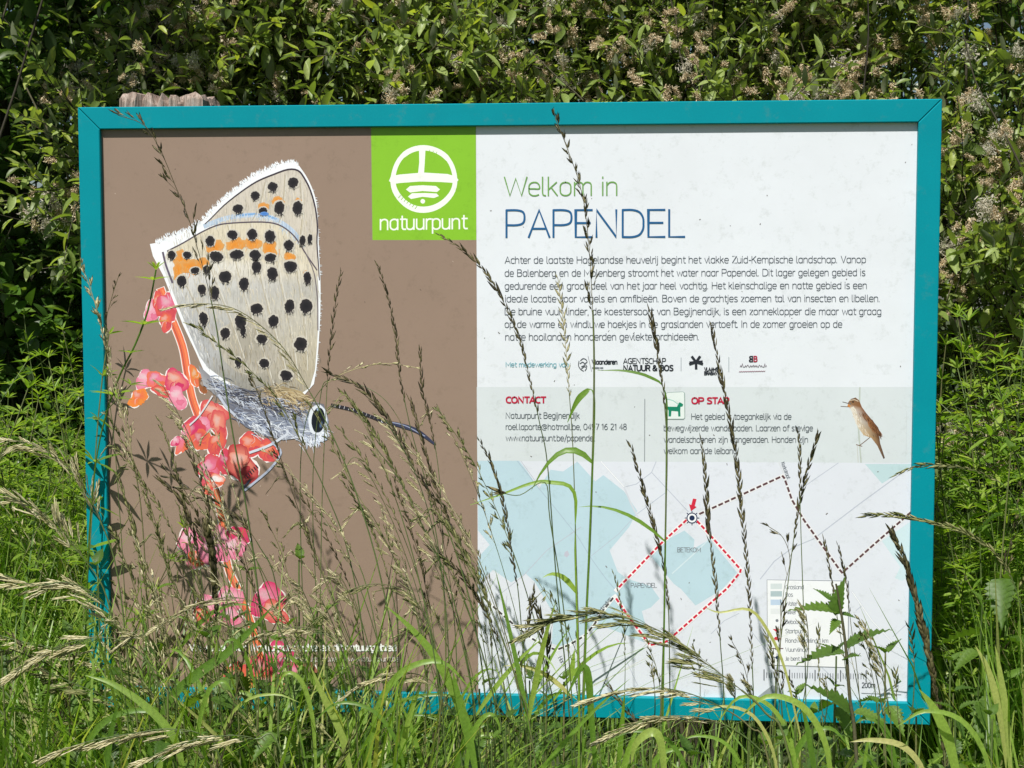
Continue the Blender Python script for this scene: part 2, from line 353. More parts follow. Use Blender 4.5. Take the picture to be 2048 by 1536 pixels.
# stroke lettering: rounded light sans, x-height 10, capitals 14
GL = {
'a': (8.2, "~6,8 4.6,9.8 2,9.8 .2,8 0,5 .2,2 2,.1 4.4,.3 6,2.4;6,10 6,0"), 'b': (8, "0,14 0,0;~0,2 1.8,.1 4.2,.2 5.9,2 6,5 5.9,8 4.2,9.8 1.8,9.9 0,8"),
'c': (6.8, "~5.4,9.4 3.6,10 1.6,9.7 .2,8 0,5 .2,2 1.6,.3 3.6,0 5.4,.6"), 'd': (8.2, "6,14 6,0;~6,8 4.6,9.8 2,9.8 .2,8 0,5 .2,2 2,.1 4.4,.3 6,2.4"),
'e': (8, "~0,5.2 3,5.2 6,5.2 6,8 4.4,9.9 1.8,9.8 .2,8 0,5 .2,2 1.8,.2 4,0 5.7,.7"), 'f': (5, "~4.4,13.8 2.6,13.8 1.5,12.2 1.5,9 1.5,5 1.5,0;0,10 4.2,10"),
'g': (8.2, "~6,8 4.6,9.8 2,9.8 .2,8 0,5 .2,2 2,.1 4.4,.3 6,2.4;~6,10 6,4 6,-1.5 4.6,-3.8 2.6,-4 .5,-3.4"),
'h': (8, "0,14 0,0;~0,7.4 1.6,9.6 4,9.9 5.6,8.4 5.8,5 5.8,0"), 'i': (2.4, "0,10 0,0;0,12.9 0,13.9"), 'j': (3, "~.6,10 .6,4 .6,-1.6 0,-3.6 -1.4,-4;.6,12.9 .6,13.9"),
'k': (7, "0,14 0,0;0,4.4 4.8,10;1.6,6.2 5.3,0"), 'l': (3.4, "~0,14 0,8 0,2.4 .5,.4 1.8,0"),
'm': (12, "0,10 0,0;~0,7.6 1.6,9.7 3.6,9.8 4.8,8.4 4.9,5 4.9,0;~4.9,7.6 6.5,9.7 8.5,9.8 9.7,8.4 9.8,5 9.8,0"), 'n': (8, "0,10 0,0;~0,7.4 1.6,9.6 4,9.9 5.6,8.4 5.8,5 5.8,0"),
'o': (8.4, "~3.1,10 1.2,9.4 .1,7.6 0,5 .1,2.4 1.2,.6 3.1,0 5,.6 6.1,2.4 6.2,5 6.1,7.6 5,9.4 3.1,10"), 'p': (8, "0,10 0,-4;~0,8 1.8,9.9 4.2,9.8 5.9,8 6,5 5.9,2 4.2,.2 1.8,.1 0,2"),
'q': (8.2, "6,10 6,-4;~6,8 4.6,9.8 2,9.8 .2,8 0,5 .2,2 2,.1 4.4,.3 6,2.4"), 'r': (5, "0,10 0,0;~0,7 .8,9 2.2,9.9 3.8,9.9"),
's': (6.6, "~4.8,9.5 3,10 1,9.6 .2,7.8 1,6 4,4.4 5,2.6 4.4,.7 2.6,0 .1,.6"), 't': (5.2, "~1.5,13 1.5,8 1.5,2.2 2.4,.3 4.3,.2;0,10 4.2,10"),
'u': (8, "~0,10 0,5 .2,1.6 1.8,.1 4.2,.4 5.8,2.6;5.8,10 5.8,0"), 'v': (7, "0,10 2.9,0 5.8,10"), 'w': (10.4, "0,10 2.3,0 4.7,9 7.1,0 9.3,10"), 'x': (7, "0,10 5.4,0;5.4,10 0,0"),
'y': (7, "0,10 3,.2;~5.8,10 3.4,1.6 2.2,-2.4 .2,-4"), 'z': (6.8, "0,10 5,10 0,0 5.2,0"),
'A': (10, "0,0 4.2,14 8.4,0;1.3,4.4 7.1,4.4"), 'B': (9.4, "0,0 0,14;~0,14 4,14 6.2,13 6.6,10.6 5.6,8.2 3,7.5;~0,7.5 4,7.5 6.8,6.4 7.2,3.8 6.4,1.2 4,0 0,0"), 'C': (9, "~7,13.2 4.6,14 2,13 .3,10.4 0,7 .3,3.6 2,1 4.6,0 7,.8"),
'D': (10.4, "0,0 0,14;~0,14 4,14 6.8,12.8 8.2,10 8.4,7 8.2,4 6.8,1.2 4,0 0,0"), 'E': (8.4, "6.6,14 0,14 0,0 6.6,0;0,7.3 5.8,7.3"), 'G': (10, "~7.4,13.2 4.8,14 2,13 .3,10.4 0,7 .3,3.6 2,1 4.8,0 7.6,1;7.6,1 7.6,6.4 4.6,6.4"),
'H': (10, "0,0 0,14;7.8,0 7.8,14;0,7.2 7.8,7.2"), 'I': (2.6, "0,0 0,14"), 'J': (5, "~2.6,14 2.6,6 2.6,1.4 1.4,0 -.4,0"), 'K': (8.8, "0,0 0,14;0,6 6.6,14;2.2,8.4 7,0"), 'L': (7.6, "0,14 0,0 6.2,0"),
'M': (12, "0,0 0,14 4.9,4 9.8,14 9.8,0"), 'N': (10.6, "0,0 0,14 8,0 8,14"), 'O': (11, "~4.3,14 1.8,13 .3,10.4 0,7 .3,3.6 1.8,1 4.3,0 6.8,1 8.3,3.6 8.6,7 8.3,10.4 6.8,13 4.3,14"),
'P': (9, "0,0 0,14;~0,14 4.2,14 6.7,13 7.3,10.2 6.7,7.4 4.2,6.3 0,6.3"), 'R': (9.2, "0,0 0,14;~0,14 4.2,14 6.5,13 7,10.4 6.5,7.9 4.2,6.9 0,6.9;3.6,6.9 7.2,0"), 'S': (8.4, "~6.4,13.2 4,14 1.4,13.4 .3,11 1.2,8.6 4.8,6.4 6.6,4 5.8,1 3.2,0 0,.8"),
'T': (8.4, "0,14 7.6,14;3.8,14 3.8,0"), 'U': (10, "~0,14 0,7 .1,3 1.6,.5 3.9,0 6.2,.5 7.7,3 7.8,7 7.8,14"), 'V': (9.4, "0,14 3.9,0 7.8,14"), 'W': (14.4, "0,14 3.2,0 6.6,13 10,0 13.2,14"), 'Z': (8.4, "0,14 7,14 0,0 7.2,0"),
'0': (8.6, "~3.3,14 1,12.6 0,9 0,5 1,1.4 3.3,0 5.6,1.4 6.6,5 6.6,9 5.6,12.6 3.3,14"), '1': (5.6, "0,11.6 2.6,14 2.6,0"), '2': (8, "~.2,12.8 2.2,14 4.8,13.6 5.8,11 4.8,7.8 2.4,3.8 0,0;0,0 6.2,0"), '3': (8, "~.2,13.4 3,14 5.4,12.8 5.4,9.4 2.4,7.5;~2.4,7.5 5.4,6.6 6,3.6 4.6,.6 2,0 0,.6"),
'4': (8, "4.6,0 4.6,14 0,4 6.4,4"), '6': (8.4, "~5.4,13.6 2.6,12.4 .6,9 0,5 1,1 3.2,0 5.6,1.4 6.2,4.4 5,7.6 2.6,8 .4,5.8"), '7': (7.4, "0,14 6,14 2,0"), '8': (8.4, "~3.1,7.6 .9,9 .5,11.6 1.4,13.6 3.1,14 4.8,13.6 5.7,11.6 5.3,9 3.1,7.6 .4,6 0,3.6 1,.8 3.1,0 5.2,.8 6.2,3.6 5.8,6 3.1,7.6"), '9': (8.4, "~.8,.4 3.6,1.6 5.6,5 6.2,9 5.2,13 3,14 .6,12.6 0,9.6 1.2,6.4 3.6,6 5.8,8.2"),
'.': (2.8, "0,0 0,.8"), ',': (2.8, ".6,.8 0,-2"), '-': (5, "0,5.4 3.6,5.4"), '/': (6, "0,-2 4.6,14.6"), '@': (13, "~7.6,3.6 5,3.2 3.8,5 4,8 6,9 7.8,8 7.8,4 9.6,3 10.6,6 10,10 6,12.6 2,11 0,7 .6,2 4,-1 8.6,-.6"), '&': (11, "~8.4,0 5,4 1.6,9.4 1.6,12.6 3.6,14 5.4,12.6 5.2,9.8 1.4,6.6 0,3.4 1.4,.6 4.2,0 7,2.4 8.2,6.6"), "'": (2.4, "0,14 0,11.4"), '?': (7, "~0,12.8 2.4,14 4.8,13 5,10.4 2.8,7.8 2.6,4.4;2.6,0 2.6,.8"),
}
GL['\u00eb'] = (GL['e'][0], GL['e'][1]+";1.7,12.8 1.7,13.6;4.4,12.8 4.4,13.6")
GP = {}
for ch, (adv, sp) in GL.items():
    st = []
    for q in sp.split(';'):
        sm = q.startswith('~'); pts = [tuple(map(float, z.split(','))) for z in q.lstrip('~').split()]
        st.append(crom(pts, 3) if sm else np.array(pts))
    GP[ch] = (adv, st)
def text(name, s, x0, x1, yb, xh, wd, col, yb1=None, art=None, ang=None, label=None):
    """lettering from x0 to x1 with its baseline at yb (yb1 at the right end); xh is the x-height in px"""
    a = art or Art(); pen = 0; glyphs = []
    for ch in s:
        if ch == ' ': pen += 4.6; continue
        adv, st = GP[ch]; glyphs.append((pen, st)); pen += adv
    pen -= 2; sy = xh/10
    sx = (x1-x0)/pen if x1 else sy
    yb1 = yb if yb1 is None else yb1
    ca_, sa_ = (1, 0) if ang is None else (math.cos(ang), math.sin(ang))
    for p, st in glyphs:
        for q in st:
            P = []
            for x, y in q:
                X, Y = (p+x)*sx, -y*sy
                if ang is None: P.append((x0+X, yb+(yb1-yb)*X/max(pen*sx, 1)+Y))
                else: P.append((x0+X*ca_-Y*sa_, yb+X*sa_+Y*ca_))
            a.strip(P, wd, col)
    if art is None:
        o = a.make(name)
        if label: o['label'] = label
        return o

# --- flat fields
BROWN = srgb(146, 125, 110); GREEN = srgb(133, 190, 44)
a = Art()
P00 = at(190, 240, YP)
a.poly([(192, 244), (952, 240), (957, 1398), (215, 1396)], BROWN); a.make('brown_picture_field')
a = Art(); a.poly([(742, 242), (951.5, 241), (952.5, 480), (745, 480)], GREEN); a.make('green_logo_square')
LAY[0] = 10
BAND = srgb(208, 215, 218)
a = Art(); a.poly([(953.5, 774), (1834, 774), (1830, 926), (954.5, 922)], BAND); a.make('pale_grey_band')
MAPB = srgb(226, 228, 234); WATER = srgb(184, 209, 220); ROAD = srgb(186, 192, 205)
def r1(L): return [(940+x/2.794, 900+y/2.794) for x, y in L]
def r2(L): return [(1400+x/2.694, 900+y/2.694) for x, y in L]
a = Art(); a.poly([(954.5, 922), (1830, 926), (1822, 1414), (957, 1398)], srgb(217, 221, 230)); a.make('map_field')
a = Art()
a.poly(r1([(45, 60), (275, 60), (320, 120), (385, 215), (450, 110), (520, 120), (600, 65), (700, 175), (745, 140), (860, 230), (935, 340), (890, 430), (780, 560), (825, 680), (880, 720), (1010, 760), (1060, 830), (1010, 880), (960, 900), (1010, 1090), (900, 1045), (760, 990), (680, 1010), (620, 1060), (540, 1110), (455, 1080), (470, 920), (360, 735), (310, 690), (230, 740), (130, 670), (60, 730), (45, 725), (45, 600), (110, 530), (45, 450)]), WATER)
a.make('map_water'); LAY[0] = 26; a = Art()
a.poly([(1348, 1168), (1300, 1110), (1333, 1080), (1369, 1061), (1389, 1079), (1387, 1098), (1420, 1078), (1474, 1145), (1445, 1178), (1400, 1206), (1391, 1211), (1362, 1178)], WATER)
a.make('map_water'); a = Art(); a.poly([(1730, 928), (1829, 928), (1764, 967)], srgb(188, 212, 217))
a.make('map_water'); a = Art(); a.poly(r2([(980, 490), (1150, 375), (1150, 620), (1110, 690), (1090, 705), (1050, 690), (1080, 630)]), srgb(200, 220, 226))
a.make('map_water'); a = Art(); a.poly([(1511, 1397), (1545, 1370), (1567, 1379), (1567, 1397)], srgb(150, 156, 160))
a.make('map_hill'); a = Art(); a.poly(r1([(530, 570), (545, 562), (556, 585), (540, 600), (525, 590)]), srgb(190, 190, 205))
a.poly(r1([(580, 1170), (600, 1160), (615, 1190), (590, 1210)]), srgb(198, 202, 208))
a.poly(r1([(200, 1085), (215, 1080), (218, 1098), (205, 1102)]), srgb(206, 200, 206))
a.make('map_building')['kind'] = 'stuff'
LAY[0] = 60
a = Art()
rd = lambda P, w_=1.4, c_=ROAD: a.strip(P, w_, c_)
rd(r1([(265, 62), (385, 215), (480, 330), (600, 480), (680, 610), (760, 720), (830, 800)]), 1.6, srgb(170, 190, 205)); rd(r1([(285, 62), (395, 215)]), 1.2)
rd(r1([(150, 820), (300, 700), (430, 560), (620, 430)])); rd(r1([(680, 590), (830, 470), (930, 360), (1090, 240)]), 1.2, srgb(180, 190, 205))
rd(r1([(870, 205), (930, 190), (1015, 125), (1040, 65)]), 1.6); rd(r1([(1015, 125), (1220, 345)]), 1.5)
a.strip(r1([(733, 65), (860, 205), (900, 300), (960, 420)]), 3.2, srgb(205, 209, 218)); a.strip(r1([(733, 65), (860, 205)]), 1.4, srgb(242, 243, 246))
rd(r2([(570, 190), (745, 70)])); rd(r2([(325, 695), (400, 600), (500, 525), (610, 480), (860, 290), (1065, 140), (1140, 90)]), 2)
rd([(1704, 1183), (1743, 1240), (1790, 1290), (1820, 1305)], 3.4, srgb(200, 205, 214)); a.strip([(1704, 1183), (1743, 1240), (1790, 1290), (1820, 1305)], 1.5, srgb(240, 241, 244))
rd(r2([(840, 865), (870, 840)])); rd(r2([(1040, 1005), (1145, 910)]))
a.strip([(1558, 925), (1575, 965)], 2.6, srgb(212, 215, 220)); rd(r2([(280, 980), (370, 1100)])); rd(r2([(650, 1165), (740, 1250)]))
rd([(1180, 1345), (1262, 1312)]); rd([(1250, 1315), (1275, 1370), (1245, 1393)]); 
a.strip([(1108, 1300), (1160, 1376)], 3, srgb(205, 209, 216)); a.strip([(1108, 1300), (1160, 1376)], 1.3, srgb(240, 242, 244)); a.strip([(1040, 1302), (1080, 1390)], 2.4, srgb(205, 209, 216)); rd([(958, 1180), (1000, 1230), (1040, 1262)], 1.6)
a.strip(r1([(1130, 690), (1230, 600), (1340, 495)]), 2.6, srgb(205, 222, 230)); rd(r2([(60, 990), (130, 920), (210, 880)]), 1.3)
a.make('map_roads')

def dashes(P, dash, gap, wd, col, under, name):
    a = Art(); P = np.array(P, float); a.strip(P, wd*1.9, under)
    seg = np.r_[0, np.cumsum(np.linalg.norm(np.diff(P, axis=0), axis=1))]; t = 0
    while t+dash < seg[-1]:
        a.strip([(np.interp(u, seg, P[:, 0]), np.interp(u, seg, P[:, 1])) for u in (t+.6, t+dash-.6)], wd, col); t += dash+gap
    return a.make(name)
DB = srgb(92, 62, 66); RED = srgb(205, 40, 66)
dashes([(1399, 1028), (1480, 991), (1567, 951), (1584, 1000), (1609, 1042), (1684, 1146), (1750, 1087), (1828, 1019)], 9, 5, 4.2, DB, srgb(228, 228, 231), 'walking_route')
dashes([(1226, 1196), (1205, 1222), (1188, 1250), (1170, 1271), (1140, 1289), (1113, 1300), (1090, 1292), (1062, 1276), (1025, 1247), (985, 1212), (957, 1185)], 8.5, 6, 4, srgb(70, 66, 68), srgb(236, 238, 240), 'walking_route')
dashes([(1373, 1040), (1323, 1086), (1244, 1168), (1232, 1181)], 8, 5, 4.4, RED, srgb(238, 236, 238), 'red_loop_route')
dashes([(1394, 1042), (1411, 1060), (1483, 1141), (1455, 1176), (1420, 1207), (1362, 1258), (1332, 1284), (1300, 1290), (1262, 1240), (1229, 1192)], 8, 5, 4.4, RED, srgb(238, 236, 238), 'red_loop_route')
a = Art(); NV = srgb(28, 44, 80)
a.blob(1384, 1036, 11.5, 11.5, ci=srgb(236, 238, 242), jag=0); a.strip([(1384+10*math.cos(t), 1036+10*math.sin(t)) for t in np.linspace(0, 2*PI, 25)[:-1]], 2.2, NV, close=True)
a.blob(1384, 1036, 5.4, 5.4, ci=NV, jag=0)
for t in range(8): a.strip([(1384+11*math.cos(t*PI/4), 1036+11*math.sin(t*PI/4)), (1384+14*math.cos(t*PI/4), 1036+14*math.sin(t*PI/4))], 1.8, NV)
a.poly([(1386, 997), (1393, 998), (1389.5, 1012), (1393, 1014), (1382, 1022), (1378, 1008), (1382.5, 1010)], RED)
a.make('start_point_symbol')
GR = srgb(84, 88, 97); GR2 = srgb(120, 126, 134)
text('map_place_name', 'BETEKOM', 1355, 1401, 1104, 6.3, 1.1, GR2); text('map_place_name', 'PAPENDEL', 1262, 1313, 1175, 6.3, 1.1, GR2)
text('street_name', 'Kerkstraat', 1562, None, 926, 5.2, .9, GR2, ang=1.2); text('street_name', 'Hambroeken', 1197, None, 1231, 5.2, .9, GR2, ang=-.9)
text('street_name', 'Horst', 1116, None, 1316, 6, 1, GR2, ang=1.05); text('street_name', 'Hoek', 1146, None, 1360, 6, 1, GR2, ang=1.05); text('street_name', 'Bak', 1062, None, 1330, 6, 1, GR2, ang=1.05)
# legend
a = Art(); L0 = [(1534, 1159.5), (1697, 1162), (1696, 1335), (1535, 1330)]
a.poly(L0, srgb(234, 236, 239)); a.strip(L0, 1.3, GR2, close=True)
for i, (y, c_) in enumerate(((1173, (206, 215, 217)), (1188, (172, 190, 195)), (1205, (186, 205, 226)), (1223, (222, 226, 228)))):
    a.poly([(1541, y-6), (1564, y-6), (1564, y+5), (1541, y+5)], srgb(*c_))
a.blob(1554, 1241, 3, 3, ci=GR2); a.poly([(1545, 1258), (1560, 1258), (1553, 1264)], RED)
a.strip([(1544, 1277), (1561, 1277)], 1.4, RED); a.blob(1552.5, 1277, 4, 3.6, ci=RED); a.strip([(1542, 1297), (1566, 1297)], 2, DB); a.blob(1554, 1297, 4, 3.4, ci=DB)
a.strip([(1546, 1315), (1562, 1315)], 1.2, NV); a.strip([(1554, 1307), (1554, 1323)], 1.2, NV); a.blob(1554, 1315, 3.4, 3.4, ci=NV)
a.make('map_legend_box')
a = Art()
for s_, x1_, y in (('Grasland', 1607, 1178), ('Bos', 1585, 1193), ('Water', 1594, 1211), ('Akker', 1592, 1228), ('Bebouwing', 1614, 1247.5), ('Startpunt', 1609, 1266), ('Rondwandeling 1 km', 1656, 1285), ('Vuurvlinder', 1618, 1303), ('Je bent hier', 1616, 1321)):
    text('', s_, 1571, x1_, y, 5.6, 1.1, GR2, art=a)
a.make('map_legend_text')
a = Art()
for i in range(41):
    x = 1528+i*5.1; big = i % 10 == 0; a.strip([(x, 1342-(3 if big else -3)+i*.06), (x, 1355+(5 if big else 0)+i*.06)], 2 if big else 1.2, srgb(92, 98, 106))
a.strip([(1786, 1377), (1796, 1370)], 1.1, GR2); a.poly([(1791, 1370), (1797, 1369.5), (1796, 1374)], GR2); a.strip([(1723, 1386), (1802, 1389)], 1.3, srgb(150, 154, 160))
text('', '200m', 1724, 1750, 1375, 7, 1.4, srgb(70, 76, 84), art=a); a.make('map_scale_bar')

# headings and body text
LAY[0] += 10; FREEZE[0] = True
text('welcome_text', 'Welkom in', 1009, 1234, 391.5, 26.5, 2.7, srgb(112, 160, 84), 390.5)
text('place_name_text', 'PAPENDEL', 1013, 1366, 474.5, 38.6, 4.0, srgb(32, 92, 140), 473.5)
BODY = [("Achter de laatste Hagelandse heuvelrij begint het vlakke Zuid-Kempische landschap. Vanop", 1010, 1731, 526.6, 525.2),
 ("de Balenberg en de Molenberg stroomt het water naar Papendel. Dit lager gelegen gebied is", 1010, 1729.5, 552.6, 551.2),
 ("gedurende een groot deel van het jaar heel vochtig. Het kleinschalige en natte gebied is een", 1010, 1733, 578.3, 577),
 ("ideale locatie voor vogels en amfibie\u00ebn. Boven de grachtjes zoemen tal van insecten en libellen.", 1011, 1759, 603.8, 603),
 ("De bruine vuurvlinder, de koestersoort van Begijnendijk, is een zonneklopper die maar wat graag", 1010, 1762, 629.4, 629),
 ("op de warme en windluwe hoekjes in de graslanden vertoeft. In de zomer groeien op de", 1010, 1683.5, 654.8, 654.5),
 ("natte hooilanden honderden gevlekte orchidee\u00ebn.", 1011, 1398, 680.3, 679.6)]
for s_, x0, x1, y0, y1 in BODY: text('body_text', s_, x0, x1, y0, 9.6, 1.2, srgb(84, 90, 100), y1)
text('caption_text', 'Met medewerking van', 1012, 1137, 733.5, 6.6, 1.2, srgb(120, 178, 190))
# sponsor marks
a = Art(); BK = srgb(38, 42, 50)
for P in ([(1161, 721), (1166, 717), (1172, 719), (1174, 724), (1169, 727)], [(1160, 727), (1166, 724), (1169, 730), (1163, 733)], [(1163, 737), (1169, 733), (1173, 736), (1170, 741)], [(1158, 722), (1157, 731), (1161, 738), (1167, 742)], [(1171, 729), (1174, 733)]):
    a.strip(crom(P, 3), 1.5, srgb(70, 74, 82))
a.strip([(1176, 712), (1183, 742)], 1, GR2)
text('', 'Vlaanderen', 1184, 1234, 728, 6, 1.8, BK, art=a); text('', 'verbeelding werkt', 1184, 1206, 737, 2.4, .8, GR2, art=a); a.make('flemish_region_logo')
a = Art(); text('', 'AGENTSCHAP', 1247, 1331, 727, 7.4, 1.5, BK, art=a); text('', 'NATUUR & BOS', 1247, 1345.5, 741, 7.4, 2.4, BK, art=a); a.make('agency_logo')
a = Art()
for k in range(6 if False else 5):
    t = k*PI/2.5+.3; a.strip([(1392, 724), (1392+13*math.cos(t), 724+13*math.sin(t))], 5, BK)
a.strip([(1380, 725), (1404, 723)], 4.5, BK)
text('', 'VLAAMS-', 1409, 1438, 741.5, 4.6, 1.8, BK, art=a); text('', 'BRABANT', 1409, 1438, 749.5, 4.6, 1.8, BK, art=a); a.make('province_logo')
a = Art()
text('', 'B', 1508, 1514, 723, 7.4, 2.4, srgb(165, 38, 66), art=a)
a.strip([(1505, 712.6), (1505, 723)], 2.2, BK); a.strip(crom([(1505, 712.6), (1500, 713), (1499.5, 716), (1504, 718), (1499, 720), (1499.5, 723), (1505, 723)], 3), 2.2, BK)
sq = [(1480+i*1.6, 734-(3.4 if i % 2 else 0)-(4 if i % 7 == 3 else 0)+(3 if i % 6 == 5 else 0)) for i in range(34)]; a.strip(crom(sq, 2), .9, srgb(110, 96, 108))
a.strip([(1478+i*1.8, 744-(1.4 if i % 2 else 0)-i*.04) for i in range(30)], .9, srgb(150, 100, 116)); a.make('municipality_logo')
for P, w_, c_ in (([(1362, 715), (1362, 741)], 1.2, (160, 170, 176)), ([(1457.5, 714), (1457.5, 743)], 1.2, (160, 170, 176)), ([(1289.5, 798), (1289, 922)], 1.4, (140, 148, 152)), ([(1813, 822), (1812, 906)], 1.0, (200, 206, 208))):
    a = Art(); a.strip(P, w_, srgb(*c_)); a.make('divider_line')
CR = srgb(186, 22, 62)
text('contact_heading', 'CONTACT', 1013, 1090, 805.5, 8.2, 3.0, CR); text('walking_heading', 'OP STAP', 1384, 1457, 807, 8.2, 3.0, CR)
for s_, x0, x1, y in (('Natuurpunt Begijnendijk', 1012, 1158.5, 836.5), ('roel.laporte@hotmail.be, 0497 16 21 48', 1012, 1253, 859), ('www.natuurpunt.be/papendel', 1012, 1189, 881.5)):
    text('contact_text', s_, x0, x1, y, 8.2, 1.15, srgb(94, 101, 108))
for s_, x0, x1, y in (('Het gebied is toegankelijk via de', 1383, 1582, 838.5), ('bewegwijzerde wandelpaden. Laarzen of stevige', 1328, 1625, 861.5), ('wandelschoenen zijn aangeraden. Honden zijn', 1328, 1615.5, 884.5), ('welkom aan de leiband.', 1328, 1476, 907)):
    text('walking_text', s_, x0, x1, y, 8.2, 1.15, srgb(94, 101, 108))
a = Art(); bx_ = [(1335, 785), (1366, 783.5), (1369, 786), (1369.5, 835), (1367, 838), (1334, 838), (1332, 835), (1332, 788)]
a.poly(bx_, srgb(222, 231, 228)); a.strip(bx_, 1.2, srgb(150, 170, 165), close=True)
DG = srgb(16, 128, 98)
a.poly([(1335, 813), (1354, 813.5), (1356, 808), (1359, 804.5), (1363, 806), (1366.5, 809), (1365, 813), (1361, 814), (1360.5, 822), (1361, 833), (1356.5, 833), (1356, 823), (1343, 822), (1342, 833), (1337, 833), (1337, 821), (1334, 816), (1331.5, 812)], DG)
a.strip([(1334, 798), (1346, 801), (1357, 809)], 1.4, srgb(130, 190, 175)); a.make('dog_on_lead_pictogram')

# reed warbler picture
LAY[0] = 60
a = Art(); q6 = lambda L: [(940+x/2.133, 690+y/2.133) for x, y in L]
a.strip(q6([(1663, 182), (1661, 260), (1655, 330), (1662, 420), (1668, 500)]), 3.2, srgb(184, 192, 184)); a.strip(q6([(1652, 430), (1656, 500)]), 2, srgb(196, 200, 196))
a.poly(q6([(1612, 247), (1625, 230), (1645, 224), (1660, 236), (1672, 265), (1690, 290), (1715, 320), (1740, 350), (1758, 392), (1745, 388), (1750, 420), (1770, 482), (1764, 486), (1738, 430), (1712, 396), (1680, 385), (1655, 352), (1640, 315), (1634, 285), (1618, 268)]),
       [srgb(*c_) for c_ in ((136, 104, 76), (104, 82, 62), (112, 86, 62), (128, 90, 60), (132, 86, 50), (112, 66, 34), (104, 60, 30), (88, 52, 30), (80, 54, 36), (92, 60, 40), (100, 72, 52), (84, 66, 54), (84, 66, 54), (130, 100, 74), (170, 136, 96), (200, 174, 138), (206, 192, 168), (216, 208, 194), (214, 206, 196), (196, 180, 164))])
a.poly(q6([(1622, 268), (1636, 262), (1648, 280), (1656, 315), (1664, 350), (1658, 352), (1646, 335), (1637, 305)]), srgb(218, 211, 198))
a.poly(q6([(1690, 305), (1722, 332), (1752, 372), (1757, 390), (1722, 370), (1700, 345)]), [srgb(146, 96, 58), srgb(120, 76, 48), srgb(82, 58, 44), srgb(74, 54, 44), srgb(150, 104, 68), srgb(172, 126, 86)])
a.strip(q6([(1590, 243), (1616, 250)]), 1.5, srgb(92, 84, 76)); a.strip(q6([(1582, 262), (1616, 264)]), 1.5, srgb(104, 94, 84)); a.poly(q6([(1612, 252), (1624, 254), (1622, 266), (1610, 262)]), srgb(196, 130, 70))
a.blob(*q6([(1634, 243)])[0], 1.9, 1.7, ci=srgb(40, 34, 30)); a.strip(q6([(1618, 236), (1640, 233), (1656, 240)]), 1.4, srgb(214, 200, 180))
a.strip(q6([(1705, 395), (1680, 415), (1660, 430)]), 1.5, srgb(110, 84, 66)); a.strip(q6([(1648, 425), (1672, 432)]), 1.7, srgb(120, 96, 80))
a.fur(q6([(1640, 280), (1660, 330), (1690, 375)]), 1.15, 9, [srgb(236, 228, 214), srgb(204, 186, 158), srgb(188, 160, 124)], 60, wd=.8, spread=.2, jit=3)
a.fur(q6([(1675, 290), (1710, 335), (1745, 385)]), 1.0, 10, [srgb(96, 58, 32), srgb(140, 92, 54), srgb(72, 46, 30)], 110, wd=.8, spread=.12, jit=3)
a.make('reed_warbler_picture')

# green logo
LAY[0] = 30
a = Art(); WH = srgb(240, 243, 236)
ring = [(848+62*math.cos(t)*(1+.012*math.sin(5*t)), 357.5+62*math.sin(t)*(1+.01*math.cos(3*t))) for t in np.linspace(0, 2*PI, 49)[:-1]]
a.strip(ring, [9+3.5*max(0, math.sin(t-.2))+(1.6 if 4 < t < 5.6 else 0) for t in np.linspace(0, 2*PI, 49)[:-1]], WH, close=True)
a.poly([(778, 362), (782, 352), (800, 349), (846, 345), (895, 348), (912, 353), (917, 360), (912, 366), (880, 364), (840, 363), (800, 366), (786, 368)], WH)
a.strip([(844.5, 300), (844, 325), (842, 348)], [13, 11, 12], WH)
a.poly([(812, 379), (820, 372), (845, 370.5), (872, 372), (880, 379), (874, 384), (845, 382), (820, 385)], WH); a.poly([(816, 393), (824, 386.5), (850, 386), (873, 387), (878, 392), (868, 396), (845, 393.5), (822, 398)], WH)
a.blob(845.5, 402.5, 4.6, 4.6, ci=WH)
for i in range(7): a.strip([(797+i*5.5, 396+i*3.6), (801+i*5.5, 391+i*3.6)], 1.4, GREEN)
for i in range(3): a.strip([(860+i*7, 300+i*2), (856+i*7, 307+i*2)], 1.2, GREEN)
text('', 'natuurpunt', 761, 932, 459.5, 20.5, 3.1, WH, 457.5, art=a); a.make('green_logo_mark')

# --- the butterfly picture
LAY[0] = 30; FREEZE[0] = False
def z1(L): return [(140+x/3.073, 160+y/3.073) for x, y in L]
def z2(L): return [(140+x/3.073, 600+y/3.073) for x, y in L]
def z3(L): return [(140+x/2.498, 1000+y/2.498) for x, y in L]
OR, PK, RD2, WT = srgb(228, 112, 78), srgb(224, 120, 152), srgb(208, 78, 86), srgb(240, 230, 228)
LP, MG, PL = srgb(232, 168, 186), srgb(206, 52, 104), srgb(226, 140, 120)
st_ = z2([(560, -60), (620, 100), (690, 280), (720, 440), (750, 600), (800, 740), (860, 880), (880, 1000), (890, 1150), (925, 1300), (945, 1440)])+z3([(790, 340), (840, 450), (905, 620), (950, 790), (960, 930)])
a = Art(); a.strip(crom(st_, 4), 18, WT); a.strip(crom(st_, 4), 14.5, OR); a.strip(crom([(x+3, y) for x, y in st_], 4), 3.5, srgb(238, 136, 90)); a.strip(crom([(x-4.2, y) for x, y in st_], 4), 2, srgb(178, 84, 72))
a.make('orange_flower_stalk')
